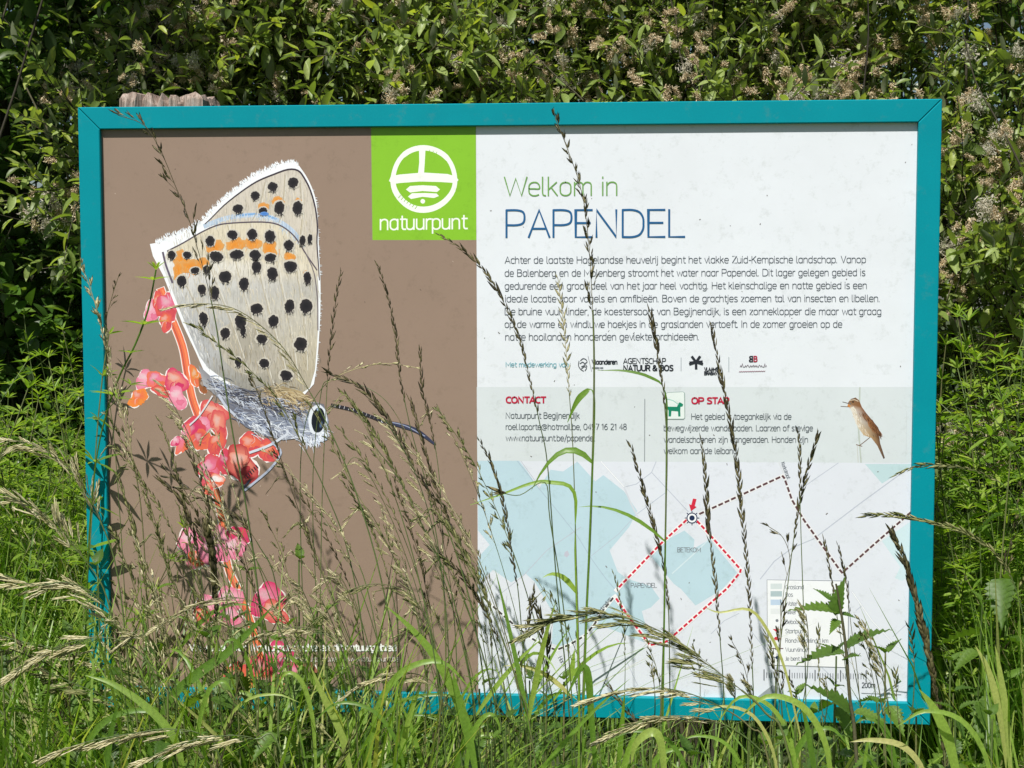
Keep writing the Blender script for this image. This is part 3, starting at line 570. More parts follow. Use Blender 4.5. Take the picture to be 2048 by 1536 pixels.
def flower(blobs, conv, sc_=3.073, outline=True):
    a = Art()
    for (x, y, rx, ry, rot, ci, ce) in blobs:
        p = conv([(x, y)])[0]
        a.blob(p[0]-.3, p[1]+.5, rx/sc_*1.02+1.1, ry/sc_*1.02+1.1, rot, WT, WT, .05, lobe=.22, seed=5)
    for (x, y, rx, ry, rot, ci, ce) in blobs:
        p = conv([(x, y)])[0]; X, Y_, U, W_ = p[0], p[1], rx/sc_*1.04, ry/sc_*1.04
        dk = tuple(.78*ce[j]+.22*(.35, .03, .05)[j] for j in range(3)); hi = tuple(min(1, .55*c_+.30) for c_ in ci)
        a.blob(X, Y_, U, W_, rot, ci, ce, .05, lobe=.22, seed=5, n=28, off=(.2, -.2))
        for q in range(4):          # folds and veins of the petals
            t0 = rot+random.uniform(0, 2*PI); e = (X+U*.82*math.cos(t0), Y_+W_*.82*math.sin(t0)); m_ = (X+U*.45*math.cos(t0+.5), Y_+W_*.45*math.sin(t0+.5))
            a.strip(crom([(X, Y_), m_, e], 3), [.4, .9, 1.5, 2.0, 2.0, 1.4, .5][:len(crom([(X, Y_), m_, e], 3))], random.choice([dk, ce, ce, hi]))
        a.blob(X-U*.22, Y_-W_*.32, U*.5, W_*.36, rot, hi, ci, .1, lobe=.3)
        a.blob(X+U*.35, Y_+W_*.42, U*.42, W_*.3, rot, ce, dk, .1, lobe=.3)
    return a.make('pink_flower_picture')
flower([(500, 70, 38, 70, .3, LP, PK), (540, 20, 30, 70, 0, OR, RD2), (600, 40, 55, 95, -.2, PK, RD2), (590, 130, 42, 55, 0, OR, RD2)], z2)
flower([(465, 490, 60, 55, 0, LP, PK), (420, 600, 45, 60, .9, OR, srgb(232, 138, 60)), (530, 490, 60, 52, -.3, PK, OR), (560, 560, 60, 30, .3, OR, RD2), (650, 500, 65, 75, .2, PL, MG), (660, 600, 50, 68, -.2, LP, PK), (770, 470, 32, 70, -.2, srgb(222, 140, 60), OR), (815, 530, 22, 50, -.2, srgb(120, 80, 50), srgb(160, 96, 60))], z2)
flower([(880, 690, 80, 70, .2, PL, RD2), (800, 770, 62, 52, .4, LP, PK), (915, 770, 52, 90, -.1, PL, RD2), (750, 810, 75, 85, .5, MG, RD2), (700, 860, 32, 90, .3, PK, OR), (650, 870, 20, 38, .9, LP, MG), (905, 880, 50, 80, .1, OR, RD2), (800, 860, 52, 66, -.3, RD2, OR)], z2)
flower([(860, 1050, 78, 92, .3, PK, RD2), (1110, 890, 78, 70, .3, OR, RD2), (1220, 930, 62, 66, .3, OR, RD2), (960, 1000, 55, 75, .2, MG, RD2), (1050, 1010, 88, 115, -.2, PL, srgb(178, 54, 62)), (900, 1110, 52, 38, .1, WT, OR), (850, 1160, 30, 50, 0, OR, RD2)], z2)
flower([(600, 210, 62, 62, .2, LP, PK), (650, 260, 72, 70, .2, PK, PK), (640, 290, 46, 42, 0, OR, OR), (730, 230, 80, 92, -.2, LP, PK), (840, 175, 62, 38, .1, RD2, MG), (820, 240, 52, 60, 0, LP, PK)], z3, 2.498)
flower([(680, 540, 55, 66, 0, LP, PK), (660, 575, 40, 40, 0, OR, RD2), (800, 500, 72, 62, 0, LP, PK), (990, 500, 82, 78, .2, PK, MG), (1020, 560, 66, 56, .2, PL, RD2), (800, 580, 50, 50, 0, LP, PK)], z3, 2.498)
flower([(1040, 780, 72, 66, 0, PK, MG), (840, 890, 92, 66, .3, OR, RD2), (960, 860, 66, 90, 0, RD2, MG), (1100, 880, 92, 82, .1, PK, MG), (1000, 920, 100, 50, 0, PL, OR), (1190, 870, 42, 66, 0, srgb(170, 96, 80), srgb(150, 104, 84))], z3, 2.498)
CREAM, GREY = srgb(218, 209, 188), srgb(190, 187, 180)
hind = [(335, 502), (368, 485), (400, 466), (433, 451), (465, 446), (524, 444), (556, 449), (579, 463), (596, 482), (612, 508), (634, 540)]
outer = crom([(300, 488), (318, 484), (345, 470), (376, 461), (400, 445), (418, 428), (442, 404), (472, 379), (507, 353), (542, 336), (566, 327), (590, 325), (603, 338), (618, 362), (631, 396), (636, 440), (638, 500), (641, 560), (641, 620), (638, 680), (634, 730), (628, 768)], 3)
low = [(600, 800), (560, 812), (500, 800), (440, 775), (408, 742), (392, 705), (366, 650), (346, 600), (326, 550), (306, 512)]
a = Art(); a.poly([tuple(p) for p in outer]+low, srgb(238, 240, 244))
a.fur(outer[2:36], [-2.0, -2.2, -2.1, -1.9], 6, [srgb(244, 246, 250), srgb(226, 232, 240)], 300, wd=2.2, spread=.3, jit=1.6)
a.fur(outer[2:36], [-2.0, -2.2, -2.1, -1.9], 5, [srgb(206, 206, 210), srgb(190, 182, 176), srgb(220, 222, 228)], 160, wd=1.1, spread=.3, jit=2.6)
a.fur(outer[40:], [-.2, 0], 4, [srgb(230, 232, 236)], 60, wd=1.2, spread=.3, jit=.6); a.make('butterfly_wing_fringe')
forel = crom([(410, 448), (423, 436), (449, 410), (482, 384), (514, 363), (547, 349), (576, 339), (596, 341), (608, 355), (621, 381), (631, 417), (635, 453), (634, 485), (637, 528), (639, 560)], 3)
a = Art(); a.poly([tuple(p) for p in forel]+[(630, 538), (612, 508), (596, 482), (579, 463), (556, 449), (524, 444), (465, 446), (433, 451)], srgb(208, 200, 188))
a.make('butterfly_forewing', mat=M_wing)
hw = [tuple(p) for p in crom(hind, 3)]+[(637, 575), (637, 640), (634, 690), (630, 740), (620, 775), (590, 795), (540, 795), (500, 785), (450, 760), (416, 735), (399, 712), (372, 650), (352, 600), (336, 560), (324, 530)]
hc = [CREAM]*len(crom(hind, 3))+[GREY, srgb(200, 194, 180), srgb(198, 190, 170), srgb(190, 180, 158), srgb(176, 168, 150), srgb(170, 160, 138), srgb(164, 156, 140), srgb(154, 150, 142), srgb(150, 150, 148), srgb(168, 168, 168), srgb(180, 182, 186), srgb(176, 178, 182), srgb(196, 196, 194), srgb(214, 214, 214), srgb(226, 226, 226)]
a = Art(); a.poly(hw, hc); a.make('butterfly_hindwing', mat=M_wing)
a = Art()
a.blob(500, 690, 62, 58, .3, srgb(168, 162, 150), srgb(190, 184, 172), .05); 
a.strip(crom([(410, 452), (450, 437), (500, 430), (545, 436), (585, 462), (606, 492)], 4), 9, srgb(186, 204, 226)); a.strip(crom([(470, 432), (520, 428), (552, 438)], 4), 4, srgb(130, 172, 220))
a.fur([(415, 448), (470, 430), (545, 434), (600, 480)], 1.5, 11, [srgb(206, 220, 236), srgb(160, 186, 216), srgb(220, 222, 222)], 150, wd=1.1, spread=.4, jit=3)
for P in ([(340, 507), (368, 560), (395, 620), (430, 700)], [(400, 470), (430, 560), (460, 640), (500, 760)], [(455, 450), (480, 560), (510, 660), (545, 770)], [(500, 447), (520, 550), (545, 650), (575, 760)], [(540, 450), (560, 560), (580, 660), (595, 760)], [(580, 468), (598, 570), (610, 670), (612, 740)], [(600, 360), (604, 430), (600, 480)], [(570, 350), (565, 420), (558, 445)], [(530, 365), (520, 410), (505, 440)]):
    a.strip(crom(P, 4), 1.6, srgb(184, 174, 152)); a.strip(crom([(x+3.5, y) for x, y in P], 4), 1.8, srgb(216, 212, 202))
a.make('butterfly_wing_veins', mat=M_wing)
a = Art(); SC_ = [srgb(*c_) for c_ in ((228, 220, 202), (206, 196, 174), (186, 178, 160), (168, 162, 150), (216, 206, 180), (196, 194, 190))]
for y0 in range(470, 790, 18):
    xl = np.interp(y0, [500, 560, 650, 735, 790], [345, 345, 380, 425, 500]); xr = np.interp(y0, [450, 540, 700, 790], [585, 630, 630, 600])
    a.fur([(xl, y0+6), ((xl+xr)/2, y0-2), (xr, y0+4)], 1.35, 15, SC_ if y0 < 700 else SC_[2:4]+[srgb(150, 142, 124), srgb(128, 122, 112), srgb(176, 160, 128)], int((xr-xl)*.26), wd=1.0, spread=.12, jit=6)
a.fur([(440, 440), (520, 385), (600, 375)], 1.3, 13, SC_, 90, wd=1.0, spread=.15, jit=9); a.fur([(500, 410), (600, 400), (620, 470)], 1.4, 13, SC_, 90, wd=1.0, spread=.15, jit=9)
a.fur([(345, 545), (375, 640), (420, 730)], 1.1, 18, [srgb(206, 206, 208), srgb(184, 186, 190), srgb(226, 226, 226)], 90, wd=1.2, spread=.12, jit=4)
a.make('butterfly_wing_scales', mat=M_wing)['kind'] = 'stuff'
a = Art(); DK = srgb(62, 52, 62)
a.strip(forel, [1.6+1.8*math.sin(PI*i/len(forel)) for i in range(len(forel))], DK); a.strip(crom(hind, 3), 2.6, srgb(88, 78, 88)); a.strip(crom([(612, 508), (628, 545), (635, 600), (636, 660)], 3), 2.2, srgb(120, 112, 116))
a.strip(crom([(326, 505), (332, 530), (345, 565)], 3), 4, srgb(96, 86, 104)); a.make('butterfly_wing_margin')
ORG, ORE = srgb(224, 138, 42), srgb(214, 160, 96); B0 = LAY[0]; QC = 0
for x, y, rx, ry, rt in ((690, 1110, 42, 62, -.5), (740, 1150, 60, 40, .3), (665, 1170, 30, 50, 0), (888, 1035, 52, 50, .2), (1020, 1010, 56, 36, 0), (1125, 1005, 42, 40, 0), (1232, 1035, 42, 48, 0), (1188, 785, 34, 26, 0), (1280, 745, 34, 26, 0), (1400, 745, 22, 16, 0), (1350, 1085, 30, 24, 0), (1455, 1190, 18, 16, 0), (815, 1130, 30, 40, -.4)):
    a = Art(); QC += 1; LAY[0] = B0+(QC % 5)*26
    p = z1([(x, y)])[0]; a.blob(p[0], p[1], rx/2.75, ry/2.7, rt, ORG, ORE, .14, lobe=.2)
    a.fur([(p[0]-rx/4, p[1]), (p[0]+rx/4, p[1])], 1.5, ry/3.2, [ORG, ORE, srgb(232, 156, 66)], 18, wd=1.1, spread=.25, jit=ry/12)
    a.make('orange_marking')
B0 = B0+160; QC = 0; SB, SE = srgb(26, 25, 30), srgb(52, 47, 50)
SP = [(1372, 630, 35, 32), (1247, 655, 32, 30), (1140, 710, 30, 28), (1033, 790, 35, 28), (1188, 805, 28, 24), (1287, 785, 33, 42), (1400, 785, 33, 42), (1430, 985, 20, 32), (1475, 975, 16, 30), (862, 990, 30, 32), (1000, 950, 35, 28), (1120, 948, 32, 35), (1230, 960, 35, 38), (1345, 1015, 32, 35), (625, 1075, 25, 28), (722, 1075, 28, 22), (900, 1085, 46, 32), (1025, 1072, 46, 30), (1140, 1075, 36, 32), (1232, 1092, 38, 28), (1355, 1145, 42, 36), (1148, 1148, 32, 38), (1245, 1190, 34, 42), (955, 1208, 42, 38), (1070, 1252, 32, 42), (1460, 1215, 25, 38), (688, 1235, 32, 35), (770, 1170, 30, 20), (812, 1285, 28, 32), (890, 1305, 30, 42), (1350, 1388, 32, 42), (1452, 1390, 42, 44), (1148, 1405, 42, 34), (1250, 1480, 35, 36), (822, 1465, 28, 42), (1050, 1480, 38, 45), (840, 1165, 24, 26)]
SP2 = [(955, 203, 32, 34), (1065, 190, 18, 30), (1180, 238, 38, 28), (1418, 270, 42, 42), (1035, 380, 22, 30), (1195, 388, 34, 28), (1330, 462, 40, 32), (1260, 575, 18, 16)]
for L, cv in ((SP, z1), (SP2, z2)):
    for x, y, rx, ry in L:
        p = cv([(x, y)])[0]; a = Art(); QC += 1; LAY[0] = B0+(QC % 3)*20
        a.blob(p[0], p[1], rx/3.073*1.22, ry/3.073*1.22, 0, srgb(160, 152, 142), srgb(206, 200, 188), .08, seed=int(x)); a.blob(p[0], p[1], rx/3.25, ry/3.25, random.uniform(-.3, .3), SB, SE, .11, n=28)
        a.fur([(p[0]-rx/6, p[1]+ry/4.4), (p[0]+rx/6, p[1]+ry/4.4)], 1.45, ry/5, [SB, SE], 22, wd=1.2, spread=.45, jit=1.6)
        a.make('black_spot')
LAY[0] = B0+90; a = Art(); a.blob(*z1([(1195, 822)])[0], 9, 4, 0, srgb(60, 120, 200), srgb(110, 150, 210)); a.make('blue_marking')
# body, head, legs, feelers
a = Art()
a.poly(z2([(790, 400), (900, 500), (1000, 530), (1130, 560), (1300, 530), (1420, 560), (1490, 620), (1560, 640), (1590, 740), (1580, 860), (1490, 885), (1400, 850), (1310, 860), (1200, 830), (1080, 780), (990, 690), (900, 590), (820, 520)]),
       [srgb(*c_) for c_ in ((150, 148, 152), (126, 124, 132), (112, 112, 122), (86, 86, 92), (160, 146, 116), (176, 156, 116), (150, 128, 98), (110, 110, 120), (150, 160, 180), (186, 194, 210), (206, 210, 222), (160, 164, 178), (160, 166, 180), (140, 146, 162), (112, 116, 132), (100, 102, 116), (136, 138, 148), (170, 170, 176))])
CB = [srgb(*c_) for c_ in ((206, 212, 224), (150, 160, 184), (92, 98, 120), (58, 60, 74), (128, 124, 122), (170, 172, 180))]
a.fur(z2([(860, 500), (950, 560), (1100, 620), (1300, 660), (1450, 700)]), .25, 26, CB, 420, wd=1.5, spread=.45, jit=9)
a.fur(z2([(1010, 700), (1120, 760), (1300, 790), (1480, 835)]), .35, 20, [CB[0], CB[1], CB[5], CB[2], srgb(226, 232, 242)], 260, wd=1.6, spread=.5, jit=8)
a.fur(z2([(1200, 560), (1330, 590), (1450, 650)]), .5, 24, [srgb(188, 166, 124), srgb(150, 128, 92), srgb(206, 190, 156), srgb(112, 96, 74)], 220, wd=1.5, spread=.45, jit=9)
a.fur(z2([(950, 560), (1080, 600), (1200, 640), (1400, 690)]), .3, 18, [srgb(44, 44, 54), srgb(70, 72, 88)], 200, wd=1.7, spread=.4, jit=7)
a.fur(z2([(1430, 850), (1500, 870), (1570, 800)]), [1.4, 1.0, .3], 13, [srgb(240, 243, 250), srgb(204, 214, 232)], 110, wd=1.4, spread=.4, jit=4)
a.make('butterfly_body')
a = Art()
e = z2([(1522, 735)])[0]; a.blob(e[0], e[1], 19, 31, .08, srgb(230, 234, 240), srgb(216, 222, 232), .05); a.blob(e[0]+1.5, e[1]+1, 13.5, 25.5, .08, srgb(14, 18, 28), srgb(26, 32, 44), .02); a.blob(e[0]+1, e[1]-20, 3.2, 3.2, 0, srgb(180, 200, 220), srgb(90, 110, 140)); a.blob(e[0]+7, e[1]+10, 3.5, 8, .2, srgb(84, 112, 150), srgb(26, 32, 44))
a.make('butterfly_eye')
a = Art(); an = np.array([(664, 810), (700, 818), (735, 830), (765, 842)], float); f_ = crom(an, 8)
a.strip(f_, 6, srgb(226, 226, 230))
for i in range(0, len(f_)-1, 2): a.strip([f_[i], f_[i+1]], 6.4, srgb(44, 42, 52))
a.strip(crom([(765, 842), (800, 850), (835, 862), (870, 888)], 5), [4+5*math.sin(PI*i/15) for i in range(16)], srgb(56, 60, 84)); a.strip(crom([(770, 842), (810, 851), (850, 872)], 5), 1.8, srgb(150, 158, 184))
for P, c_, w_ in (([(500, 905), (540, 890), (575, 868)], srgb(206, 212, 224), 5), ([(545, 885), (562, 905), (540, 938), (505, 968), (490, 980)], srgb(176, 184, 204), 4.5), ([(500, 960), (485, 978)], srgb(60, 60, 80), 4), ([(438, 790), (452, 812), (470, 830)], srgb(190, 196, 212), 5), ([(425, 792), (400, 830), (380, 850)], srgb(216, 214, 220), 3)):
    a.strip(crom(P, 4), w_, c_)
for i in range(6): a.strip([(492+i*4, 950-i*4), (496+i*4, 955-i*4)], 2, srgb(40, 40, 54))
a.make('butterfly_feelers_and_legs')
text('white_caption_text', 'Vrijwilligers van Natuurpunt beheren dit natuurgebied', 380, 792, 1301, 9.2, 3.0, srgb(236, 236, 234), 1301); text('white_caption_text', 'info@natuurpunt.be   www.natuurpunt.be', 560, 798, 1322, 6.6, 1.3, srgb(214, 208, 202))
# caught debris on the panel
LAY[0] = 90
a = Art()
for i in range(46):
    x, y = random.uniform(960, 1828), random.uniform(280, 1380); t = random.random()*PI; L = random.uniform(1.2, 4)
    a.strip([(x, y), (x+L*math.cos(t), y+L*math.sin(t))], random.uniform(1, 2.2), srgb(110, 106, 104))
for i in range(26):
    x, y = random.uniform(215, 945), random.uniform(280, 1380); t = random.random()*PI; L = random.uniform(1.2, 3); a.strip([(x, y), (x+L*math.cos(t), y+L*math.sin(t))], random.uniform(1, 1.8), random.choice([srgb(190, 172, 156), srgb(96, 80, 70)]))
o = a.make('dirt_specks'); o['kind'] = 'stuff'

# post behind the board: weathered split timber
def post(x0, x1, y0, y1, zt, seed):
    r_ = random.Random(seed); nx, ny = 16, 8; ring = []
    for i in range(nx): ring.append((i/nx, 0))
    for i in range(ny): ring.append((1, i/ny))
    for i in range(nx): ring.append((1-i/nx, 1))
    for i in range(ny): ring.append((0, 1-i/ny))
    zs = [-.3, .4, zt-.25, zt-.08, zt-.03, zt-.012, zt]; V = []; off = [r_.uniform(-.0025, .0025) for _ in ring]
    crack = {4, 7, 9, 12}
    for k, z in enumerate(zs):
        for i, (u, v) in enumerate(ring):
            o2 = off[i]-(0 if v > 0 or i not in crack else .009)
            x = x0+(x1-x0)*u; y = y0+(y1-y0)*v
            cx, cy = (x0+x1)/2, (y0+y1)/2; sh = .93 if k == 6 else 1
            z_ = z+(r_.uniform(-.004, .005) if k >= 5 else 0)-(.012 if i in crack and k == 6 and v == 0 else 0)
            V.append((cx+(x-cx)*sh+r_.uniform(-.0008, .0008), cy+(y-cy)*sh-(o2 if v == 0 else -o2), z_))
    n_ = len(ring); Fc = []
    for k in range(len(zs)-1):
        for i in range(n_):
            j = (i+1) % n_; Fc.append((k*n_+i, k*n_+j, (k+1)*n_+j, (k+1)*n_+i))
    V.append(((x0+x1)/2, (y0+y1)/2, zt-.004)); c = len(V)-1
    for i in range(n_): Fc.append(((len(zs)-1)*n_+i, (len(zs)-1)*n_+(i+1) % n_, c))
    return link('post', mesh('post', V, Fc, M_wood), board)
pL, pR = at(238, 200, TH+.002), at(406, 200, TH+.002)
po = post(pL[0], pR[0], TH+.001, TH+.11, at(300, 187, TH+.002)[2], 3); po['label'] = 'weathered split timber post showing above the frame'
#@@VEG@@
# ================================================================== vegetation
# ---- templates (unit length along +Y, +Z is the upper face)
def leaf_T(wid, n=5, fold=.25, droop=.35, shape=None, wave=0.0):
    shape = shape or (lambda t: math.sin(PI*t**.85)**.8)
    V = []; Fq = []
    for i in range(n+1):
        t = i/n; w_ = wid/2*max(shape(t), 0.03 if 0 < i < n else 0.0); y = t; z = -droop*t*t*.5+wave*math.sin(t*9)
        V += [(-w_, y, z+w_*fold*2), (0, y, z), (w_, y, z+w_*fold*2)]
    for i in range(n):
        a = i*3; Fq += [(a, a+1, a+4, a+3), (a+1, a+2, a+5, a+4)]
    return np.array(V), np.array(Fq)
LW = [leaf_T(.30, 5, .22, .3), leaf_T(.36, 5, .3, .7, lambda t: math.sin(PI*t**1.15)**.8), leaf_T(.27, 5, .15, -.15), leaf_T(.33, 5, .35, .15, wave=.03)]
LR = leaf_T(.55, 4, .25, .4); LBIG = leaf_T(.5, 3, .2, .3)
def nettle_T(nt_=9):
    V = []; Fq = []; n = nt_*2
    base = lambda t: .62/2*(math.sin(PI*min(1, t*1.0)**.55)**1.0)*(1-.15*t)
    for i in range(n+1):
        t = i/n; w_ = base(t)*(1.0 if i % 2 else .78) if 0 < i < n else .0; yy = t-(0.03 if i % 2 == 0 else -.02)
        z = -.30*t*t+(.012 if i % 2 else -.012); V += [(-w_, yy, z+w_*.35), (-w_*.5, t, z+w_*.30), (0, t, z), (w_*.5, t, z+w_*.30), (w_, yy, z+w_*.35)]
    for i in range(n):
        a = i*5
        for k in range(4): Fq.append((a+k, a+k+1, a+k+6, a+k+5))
    return np.array(V), np.array(Fq)
NT = nettle_T()
def spindle_T(w_=.2, n=4, sides=4, tip=1.0):
    P = [(0, 0, 0)]+[(0, t, 0) for t in (.25, .6)]+[(0, 1, 0)]; R = [.02, w_/2, w_/2*.75, .0]
    V = []; Fq = []
    for p, r_ in zip(P, R):
        for k in range(sides): a = 2*PI*k/sides; V.append((p[0]+r_*math.cos(a), p[1], p[2]+r_*.6*math.sin(a)))
    for i in range(3):
        for k in range(sides): j = (k+1) % sides; Fq.append((i*sides+k, i*sides+j, (i+1)*sides+j, (i+1)*sides+k))
    return np.array(V), np.array(Fq)
SPN = spindle_T(.22)
def brome_T():
    """a long pale spikelet of overlapping pointed florets"""
    a = Acc()
    for i in range(6):
        t = i*.12; side = 1 if i % 2 else -1
        M = mat4((side*.012, t, 0), (side*.16, 1, .02*i), .42); M[:3, 0] *= .8; M[:3, 2] *= .7
        V, Fq = join(SPN[0], SPN[1], [M]); a.add(V, Fq)
    M = mat4((0, .6, 0), (0, 1, 0), .42); M[:3, 0] *= .5; M[:3, 2] *= .4
    V, Fq = join(SPN[0], SPN[1], [M]); a.add(V, Fq)
    V = np.concatenate(a.V); Fa = np.concatenate(a.F); return V, Fa
BRT = brome_T()
me_brome = {k: mesh('spikelet', BRT[0], BRT[1], mm, True) for k, mm in (('pale', M_headpale), ('green', M_headgreen), ('dark', M_headdark))}

def ribbon(P, wds, upv=(0, 0, 1), fold=.35):
    """a grass blade along P with widths wds"""
    P = np.asarray(P, float); n = len(P); V = []; Fq = []
    for i in range(n):
        t = P[min(i+1, n-1)]-P[max(i-1, 0)]; x, y, z = basis(t, upv); h = wds[i]/2
        V += [P[i]-x*h+z*h*fold, P[i], P[i]+x*h+z*h*fold]
    for i in range(n-1):
        a = i*3; Fq += [(a, a+1, a+4, a+3), (a+1, a+2, a+5, a+4)]
    return np.array(V), np.array(Fq)
def blade_w(n, w_): return [w_*min(1, .35+3*t)*(1-t**2.2)+.0002 for t in np.linspace(0, 1, n)]

# ---- seed heads along a path Q (tip first), sizes in metres
def head_spike(Q, mat, dens=1.0, spl=.015, wd=.20, ang=.15, r_=random):
    a = Acc(); Q = np.asarray(Q); seg = np.r_[0, np.cumsum(np.linalg.norm(np.diff(Q, axis=0), axis=1))]; L = seg[-1]
    n = max(4, int(L/.0055*dens)); Ms = []
    sidev = np.cross(Q[-1]-Q[0], (0, 1, 0)); sidev /= np.linalg.norm(sidev)+1e-9
    for i in range(n):
        t = (i+.3*r_.random())/n*L; p = np.array([np.interp(t, seg, Q[:, k]) for k in range(3)]); p2 = np.array([np.interp(max(t-.012, 0), seg, Q[:, k]) for k in range(3)])
        d = (p2-p) if t > .013 else Q[0]-Q[1]; d = d/(np.linalg.norm(d)+1e-9); s_ = 1 if i % 2 else -1
        dd = d+sidev*s_*ang*r_.uniform(.4, 1.5)+np.array([0, r_.uniform(-.15, .15), 0])
        sz = spl*1.2*(.65+.45*math.sin(PI*min(1, .1+t/L)))*r_.uniform(.6, 1.3)
        for q in range(2): 
            Ms.append(mat4(p+sidev*s_*.0006, dd+np.array([r_.uniform(-.1, .1) for _ in '123']), sz*(1 if q == 0 else .75), r_.random()*6, sx=sz*wd/.22))
    V, Fq = join(SPN[0], SPN[1], Ms); a.add(V, Fq)
    V, Fq = tube(Q, .0005, 3); a.add(V, Fq)
    return a
def head_panicle(Q, mat, spread=.5, blen=.035, spl=.0065, dens=1.0, droop=.0, r_=random, one_side=0.0):
    a = Acc(); Q = np.asarray(Q); seg = np.r_[0, np.cumsum(np.linalg.norm(np.diff(Q, axis=0), axis=1))]; L = seg[-1]; Ms = []
    n = max(5, int(L/.011*dens))
    for i in range(n):
        t = (i+.5*r_.random())/n*L; f = t/L; p = np.array([np.interp(t, seg, Q[:, k]) for k in range(3)]); p2 = np.array([np.interp(max(t-.02, 0), seg, Q[:, k]) for k in range(3)])
        d = p2-p if t > .021 else Q[0]-Q[1]; d /= np.linalg.norm(d)+1e-9
        an = r_.random()*2*PI; x, y, z = basis(d); sd = x*math.cos(an)+z*math.sin(an)
        if one_side: sd = sd*(1-abs(one_side))+np.array([one_side, 0, 0])
        bl = blen*(.35+.9*f)*r_.uniform(.5, 1.2); dd = d+sd*spread*r_.uniform(.6, 1.3); dd /= np.linalg.norm(dd)
        B = [p, p+dd*bl*.5+np.array([0, 0, -droop*bl*.15]), p+dd*bl+np.array([0, 0, -droop*bl*.5])]
        V, Fq = tube(B, .00028, 3); a.add(V, Fq)
        for k in range(r_.randint(3, 6)):
            u = r_.uniform(.35, 1); q = B[0]+(B[2]-B[0])*u; d2 = dd+np.array([r_.uniform(-.35, .35), r_.uniform(-.35, .35), r_.uniform(-.3, .3)-droop*.5])
            sz = spl*r_.uniform(.7, 1.25); Ms.append(mat4(q, d2, sz, r_.random()*6, sx=sz*1.1))
    V, Fq = join(SPN[0], SPN[1], Ms); a.add(V, Fq); V, Fq = tube(Q, .0005, 3); a.add(V, Fq)
    return a
def head_brome(Q, r_=random, n=14, spl=.021, spread=.5, blen=.03, droop=.8, side=-1, head_both=False):
    n = int(n*1.35); spl *= 1.2
    """-> (branch Acc, list of spikelet matrices)"""
    a = Acc(); Q = np.asarray(Q); seg = np.r_[0, np.cumsum(np.linalg.norm(np.diff(Q, axis=0), axis=1))]; L = seg[-1]; Ms = []
    for i in range(n):
        t = (i+.4*r_.random())/n*L*.98; f = t/L; p = np.array([np.interp(t, seg, Q[:, k]) for k in range(3)]); p2 = np.array([np.interp(max(t-.02, 0), seg, Q[:, k]) for k in range(3)])
        d = p2-p if t > .021 else Q[0]-Q[1]; d /= np.linalg.norm(d)+1e-9
        sd = np.array([side*r_.uniform(-.1, .8), r_.uniform(-.5, .5), r_.uniform(-.9, .3) if not head_both else r_.uniform(-1, 1)]); dd = d+sd*spread; dd /= np.linalg.norm(dd)
        bl = blen*(.15+.9*f)*r_.uniform(.4, 1.2); e = p+dd*bl+np.array([0, 0, -droop*bl*.35])
        V, Fq = tube([p, p+dd*bl*.6, e], .0003, 3); a.add(V, Fq)
        d2 = dd+np.array([side*.25, r_.uniform(-.2, .2), -droop*.35]); sz = spl*r_.uniform(.75, 1.15); Ms.append(mat4(e, d2, sz, r_.random()*6))
    V, Fq = tube(Q, .0006, 3); a.add(V, Fq)
    return a, Ms

HM = {'dark': M_headdark, 'green': M_headgreen, 'pale': M_headpale}
def grass_thing(P, kind, tone, hl, label, group=None, r=.0009, leaves=(), rnd=None, cat='grass', **kw):
    """P tip -> base in metres; hl = length of the seed head"""
    r_ = rnd or random.Random(int(abs(P[0][0])*9999)+int(P[0][2]*777))
    P = crom(P, 5); seg = np.r_[0, np.cumsum(np.linalg.norm(np.diff(P, axis=0), axis=1))]
    k = max(2, int(np.searchsorted(seg, hl))); base = P[-1]
    t = empty('grass_stalk', base); tag(t, label, cat, group)
    V, Fq = tube(P[k-1:], np.linspace(r*.7, r*1.25, len(P)-k+1), 5); A = Acc(); A.add(V, Fq); link('stem', A.mesh('stem', M_stem, True, base), t)
    Q = P[:k+1]
    if kind == 'spike': a = head_spike(Q, None, r_=r_, **kw)
    elif kind == 'panicle': a = head_panicle(Q, None, r_=r_, **kw)
    Ms = []
    if kind == 'brome':
        a, Ms = head_brome(Q, r_=r_, **kw)
        hd = link('seed_head', a.mesh('seed_head', M_stem, True, base), t)
        for M in Ms:
            M = np.array(M); M[:3, 3] -= base; link('spikelet', me_brome[tone], hd, M=Matrix(M.tolist()))
    else: link('seed_head', a.mesh('seed_head', HM[tone], True, base), t)
    for (f, ln, w_, dx, dy, dr) in leaves:         # f along the stem from the base, length, width, direction x / y, droop
        d = seg[-1]*(1-f); p = np.array([np.interp(d, seg, P[:, q]) for q in range(3)])
        B = [p]
        for q in range(1, 8):
            u = q/7; B.append(p+np.array([dx*ln*u, dy*ln*u, ln*(u*.85-dr*u*u)]))
        V, Fq = ribbon(B, blade_w(8, w_), (dx*.3, -1, .6)); A = Acc(); A.add(V, Fq); link('leaf', A.mesh('leaf', M_blade, True, base), t)
    return t

